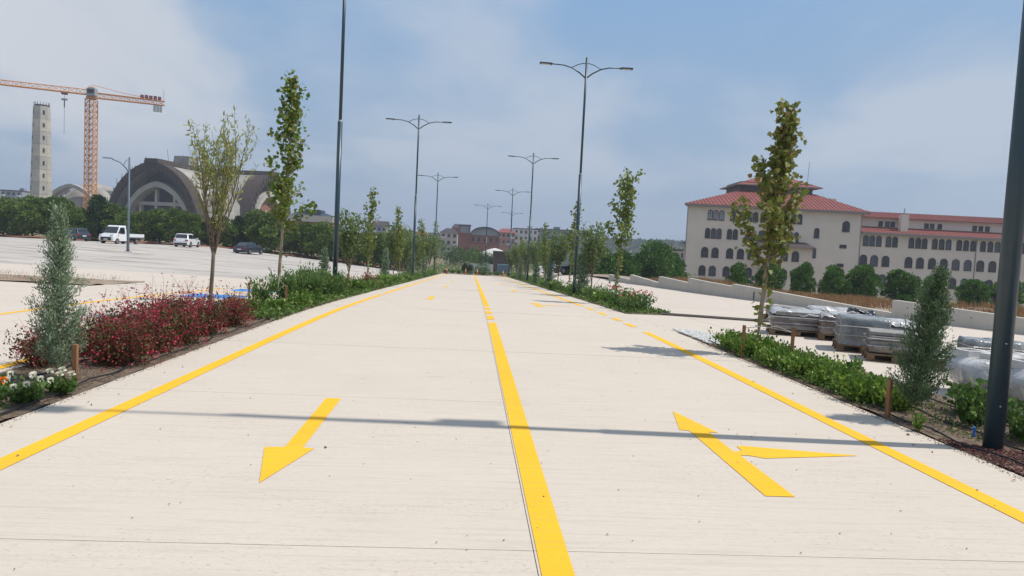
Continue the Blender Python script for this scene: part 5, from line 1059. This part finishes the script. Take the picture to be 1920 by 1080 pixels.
tq = B0+jd*7.2+Vector((0, 0, -.5)); MB().cbox(tq, (1.6, 1.4, .5), ja).build('trolley', M_red, cr)
MB().tube([tq, tq-Vector((0, 0, 12.5))], .05, 4).build('hoist_cable', M_dark, cr); MB().cbox(tq-Vector((0, 0, 1.8)), (1.7, .5, .5)).build('hook_block', M_crcab, cr); MB().tube([tq-Vector((0, 0, 2)), tq-Vector((0, 0, 4.2))], .16, 5).build('hook', M_dark, cr)
# domed hall: two crossing pointed vaults
Y = 235; a, _ = K(281, 395); hx = a*Y; LA = 31; HC = (hx+6, Y+LA); D_ = empty('vaulted_hall', (HC[0], HC[1], -1.5), 'large vaulted concrete hall under construction with scaffolded arches', 'building', rz=radians(-11))
def parch(w_, h_, n=16, k=.10):
    """slightly pointed arch outline from left foot to right foot"""
    P = []
    for i in range(n+1):
        t = i/n; u = -cos(pi*t); q = math.sqrt(max(0, 1-u*u)); P.append((u*w_/2, h_*(q**.86*(1-k)+k*(1-abs(u)))))
    return P
fA = lambda u, v, d: (u, -d, v)                      # d metres towards the camera from the crossing
fB = lambda u, v, d: (d, u, v)                       # d metres to the right
fA2 = lambda u, v, d: (-u, d, v); fB2 = lambda u, v, d: (-d, -u, v)
HO = 25.6
for f, LA in ((fA, 31), (fB, 27), (fA2, 31), (fB2, 27)):
    MB().ring(parch(34.5, HO+.22, 28), parch(34.1, HO+.03, 28), f, LA-6, LA-1.2).build('formwork_deck', M_form, D_)
    MB().ring(parch(34, HO, 28), parch(31.4, HO-1.3, 28), f, 0, LA-1.2).build('vault_shell', M_shell, D_)
    rim = MB().ring(parch(34.6, HO+.3, 28), parch(30.6, HO-2.2, 28), f, LA-1.2, LA)
    Po, Pi = parch(34.9, HO+.5, 28), parch(30.2, HO-2.6, 28)
    for i in range(0, 29): rim.tube([f(*Po[i], LA+.1), f(*Pi[i], LA+.1)], .16, 4)
    rim.build('formwork_rim', M_form, D_)
    for i in range(4, 26, 3): MB().tube([f(Po[i][0], Po[i][1]-1.5, LA+.3), f(Po[i][0]*1.0, Po[i][1]+1.6, LA+.3)], .09, 3).build('scaffold_pole', M_form, D_)
    MB().ring(parch(26.5, 19.4, 24), parch(23.6, 17.6, 24), f, LA-7 if f in (fA, fA2) else LA-3.5, LA-2.5 if f in (fA, fA2) else LA-.6).build('inner_arch', M_shell2, D_)
    inner = parch(31, HO-1.5, 24); MB().prism(inner if f in (fA, fA2) else inner[::-1], f, LA-9.2, LA-9).build('interior_shade_sheet', M_dark, D_)  # near-black sheet across the vault, painting the shade of its deep interior
for f, brick, LA in ((fA, False, 31), (fB, True, 31)):
    if brick: LA = 29.5
    if brick:
        P = parch(23.6, 17.6, 20); MB().prism(P[::-1], f, LA-6, LA-5).build('brick_infill', M_brick, D_)
        for s in (-1, 1):
            for k in (-1, 1): MB().add([f(s*.25, 9.6+k*.25, LA-4.9), f(s*1.9, 9.6+k*.25, LA-4.9), f(s*.25, 9.6+k*2.2, LA-4.9)], [(0, 1, 2)]).build('diamond_opening', M_dark, D_)
        MB().ring([(-1.9-.9, 9.6), (0, 12.6), (2.8, 9.6), (0, 6.6), (-2.8, 9.6)], [(-2.3, 9.6), (0, 12.1), (2.3, 9.6), (0, 7.1), (-2.3, 9.6)], f, LA-5, LA-4.8).build('diamond_frame', M_shell2, D_)
        MB().prism([(7.6, 0), (8.6, 0), (8.6, 14), (7.6, 14.5)], f, LA-5.2, LA-4.6).build('column', M_pavwall, D_); MB().prism([(-11, 5.2), (11, 5.2), (11, 6.4), (-11, 6.4)], f, LA-5, LA-4.4).build('beam', M_pavwall, D_)
    else:
        for u, hu in ((-8.2, 12.8), (-2.4, 16.8), (4.4, 16.0)): MB().prism([(u, 0), (u+.9, 0), (u+.9, hu), (u, hu)], f, LA-6.4, LA-5.2).build('column', M_pavwall, D_)
        MB().prism([(-11, 11.4), (11, 11.4), (11, 12.6), (-11, 12.6)], f, LA-5.6, LA-4.9).build('beam', M_shell2, D_)
        MB().prism([(-10, 0), (10, 0), (10, 11), (-10, 11)], f, LA-8.6, LA-8.4).build('curtain_glass', M_glass, D_)
# curved concrete pendentive filling the inner corners, and the deck on top
for sx, sy in ((1, -1), (-1, -1), (1, 1), (-1, 1)):
    n = 14; V = []; F = []
    for j in range(n+1):
        for i in range(n+1):
            u, v = i/n, j/n; x = 15+11*u; y = 15+11*v; e = max(0, 1-((u+v)/1.15)**1.7); V.append((sx*x, sy*y, (HO-3)*max(0, e)**.75*.86))
    for j in range(n):
        for i in range(n): F.append((j*(n+1)+i, j*(n+1)+i+1, (j+1)*(n+1)+i+1, (j+1)*(n+1)+i))
    MB().add(V, F).build('corner_shell', M_shell, D_, smooth=True)
for f, LA in ((fA, 31), (fB, 27), (fA2, 31), (fB2, 27)):
    MB().prism([(-2.6, HO-.4), (2.6, HO-.4), (2.2, HO+1.1), (-2.2, HO+1.1)], f, 3, LA+.5).build('ridge_deck', M_form, D_)
MB().box(-9, 9, -9, 9, HO-1.5, HO+.7).build('crossing_deck', M_dark, D_)
MB().box(-3.6, 2.2, -14, -9, HO+.9, HO+4.2).build('lift_housing', M_shell, D_)
for i in range(14):
    x, y = rng.uniform(-12, 14), rng.uniform(-26, 6); x *= (1 if abs(y) < 10 else .3); MB().tube([(x, y, HO), (x+rng.uniform(-1, 1), y, HO+rng.uniform(2, 6.5))], .07, 3).build('scaffold_pole', M_form, D_)
# small finished dome at left
Y = 262; a, _ = K(178, 385); sd = empty('small_dome', (a*Y, Y, -1.5), 'smaller plain concrete dome behind the crane mast', 'dome'); R_ = 12.6; ht = EYE+K(190, 344)[1]*Y+1.5
b = MB(); n = 40
for j in range(13):
    t = j/12*pi/2
    for i in range(n): b.v.append((R_*cos(t)*cos(2*pi*i/n), R_*cos(t)*sin(2*pi*i/n), ht*(.15+.85*sin(t))))
for j in range(12):
    for i in range(n): b.f.append((j*n+i, j*n+(i+1) % n, (j+1)*n+(i+1) % n, (j+1)*n+i))
b.build('dome_shell', M_shell, sd, smooth=True); MB().ring(parch(25, ht*.93, 20), parch(22.5, ht*.86, 20), lambda u, v, d: (u*.92-2, -d, v), 9.5, 12.2).build('arch_rim', M_shell2, sd)
MB().box(4, 22, -4, 8, 0, ht*.86).build('side_block', M_shell2, sd); MB().box(-30, 26, 12, 14, 0, 6).build('site_wall', M_shell2, sd)
# low long building right of the hall
a0, _ = K(540, 420); a1, _ = K(622, 420); Y = 190; w_ = (a1-a0)*Y; zt = EYE+K(580, 404)[1]*Y+1.5; lb = empty('low_white_building', ((a0+a1)/2*Y, Y, -1.5), 'low building with a navy roof and brick base right of the vaulted hall', 'building')
MB().box(-w_/2, w_/2, 0, 14, 0, zt-1.7).build('brick_base', M_brick, lb); MB().box(-w_/2-.3, w_/2+.3, -.3, 14.3, zt-1.7, zt).build('white_parapet', M_pavwall, lb)
MB().add([(-w_/2, 2, zt), (w_/2, 2, zt), (w_/2, 12, zt), (-w_/2, 12, zt), (-w_/2, 7, zt+1.0), (w_/2-3, 7, zt+1.0)], [(0, 1, 5, 4), (2, 3, 4, 5), (0, 4, 3), (1, 2, 5)]).build('roof', M_navy, lb); MB().box(-2.6, 1.9, 4, 10, zt, zt+1.8).build('roof_plant', M_navy, lb)
for i in range(6): MB().box(-.5, .5, -.06, .04, 0, 1.1).build('window', M_glass, lb, (-w_/2+w_*(i+.6)/6, 0, zt-3.3))

# ------------------------------------------------------------------ haze
hm = bpy.data.materials.new('air_haze'); hm.use_nodes = True; t = hm.node_tree; t.nodes.clear()
pv = t.nodes.new('ShaderNodeVolumePrincipled'); ou = t.nodes.new('ShaderNodeOutputMaterial'); pv.inputs['Color'].default_value = (.80, .87, 1, 1); pv.inputs['Density'].default_value = .0005; pv.inputs['Anisotropy'].default_value = .2
t.links.new(pv.outputs[0], ou.inputs['Volume'])
zmin = min(hb(x, y) for x in xs for y in ys)
hzb = MB().box(-1600, 1600, -1600, 1600, min(-9, zmin)-2, 62).build('haze', hm); hzb['kind'] = 'stuff'
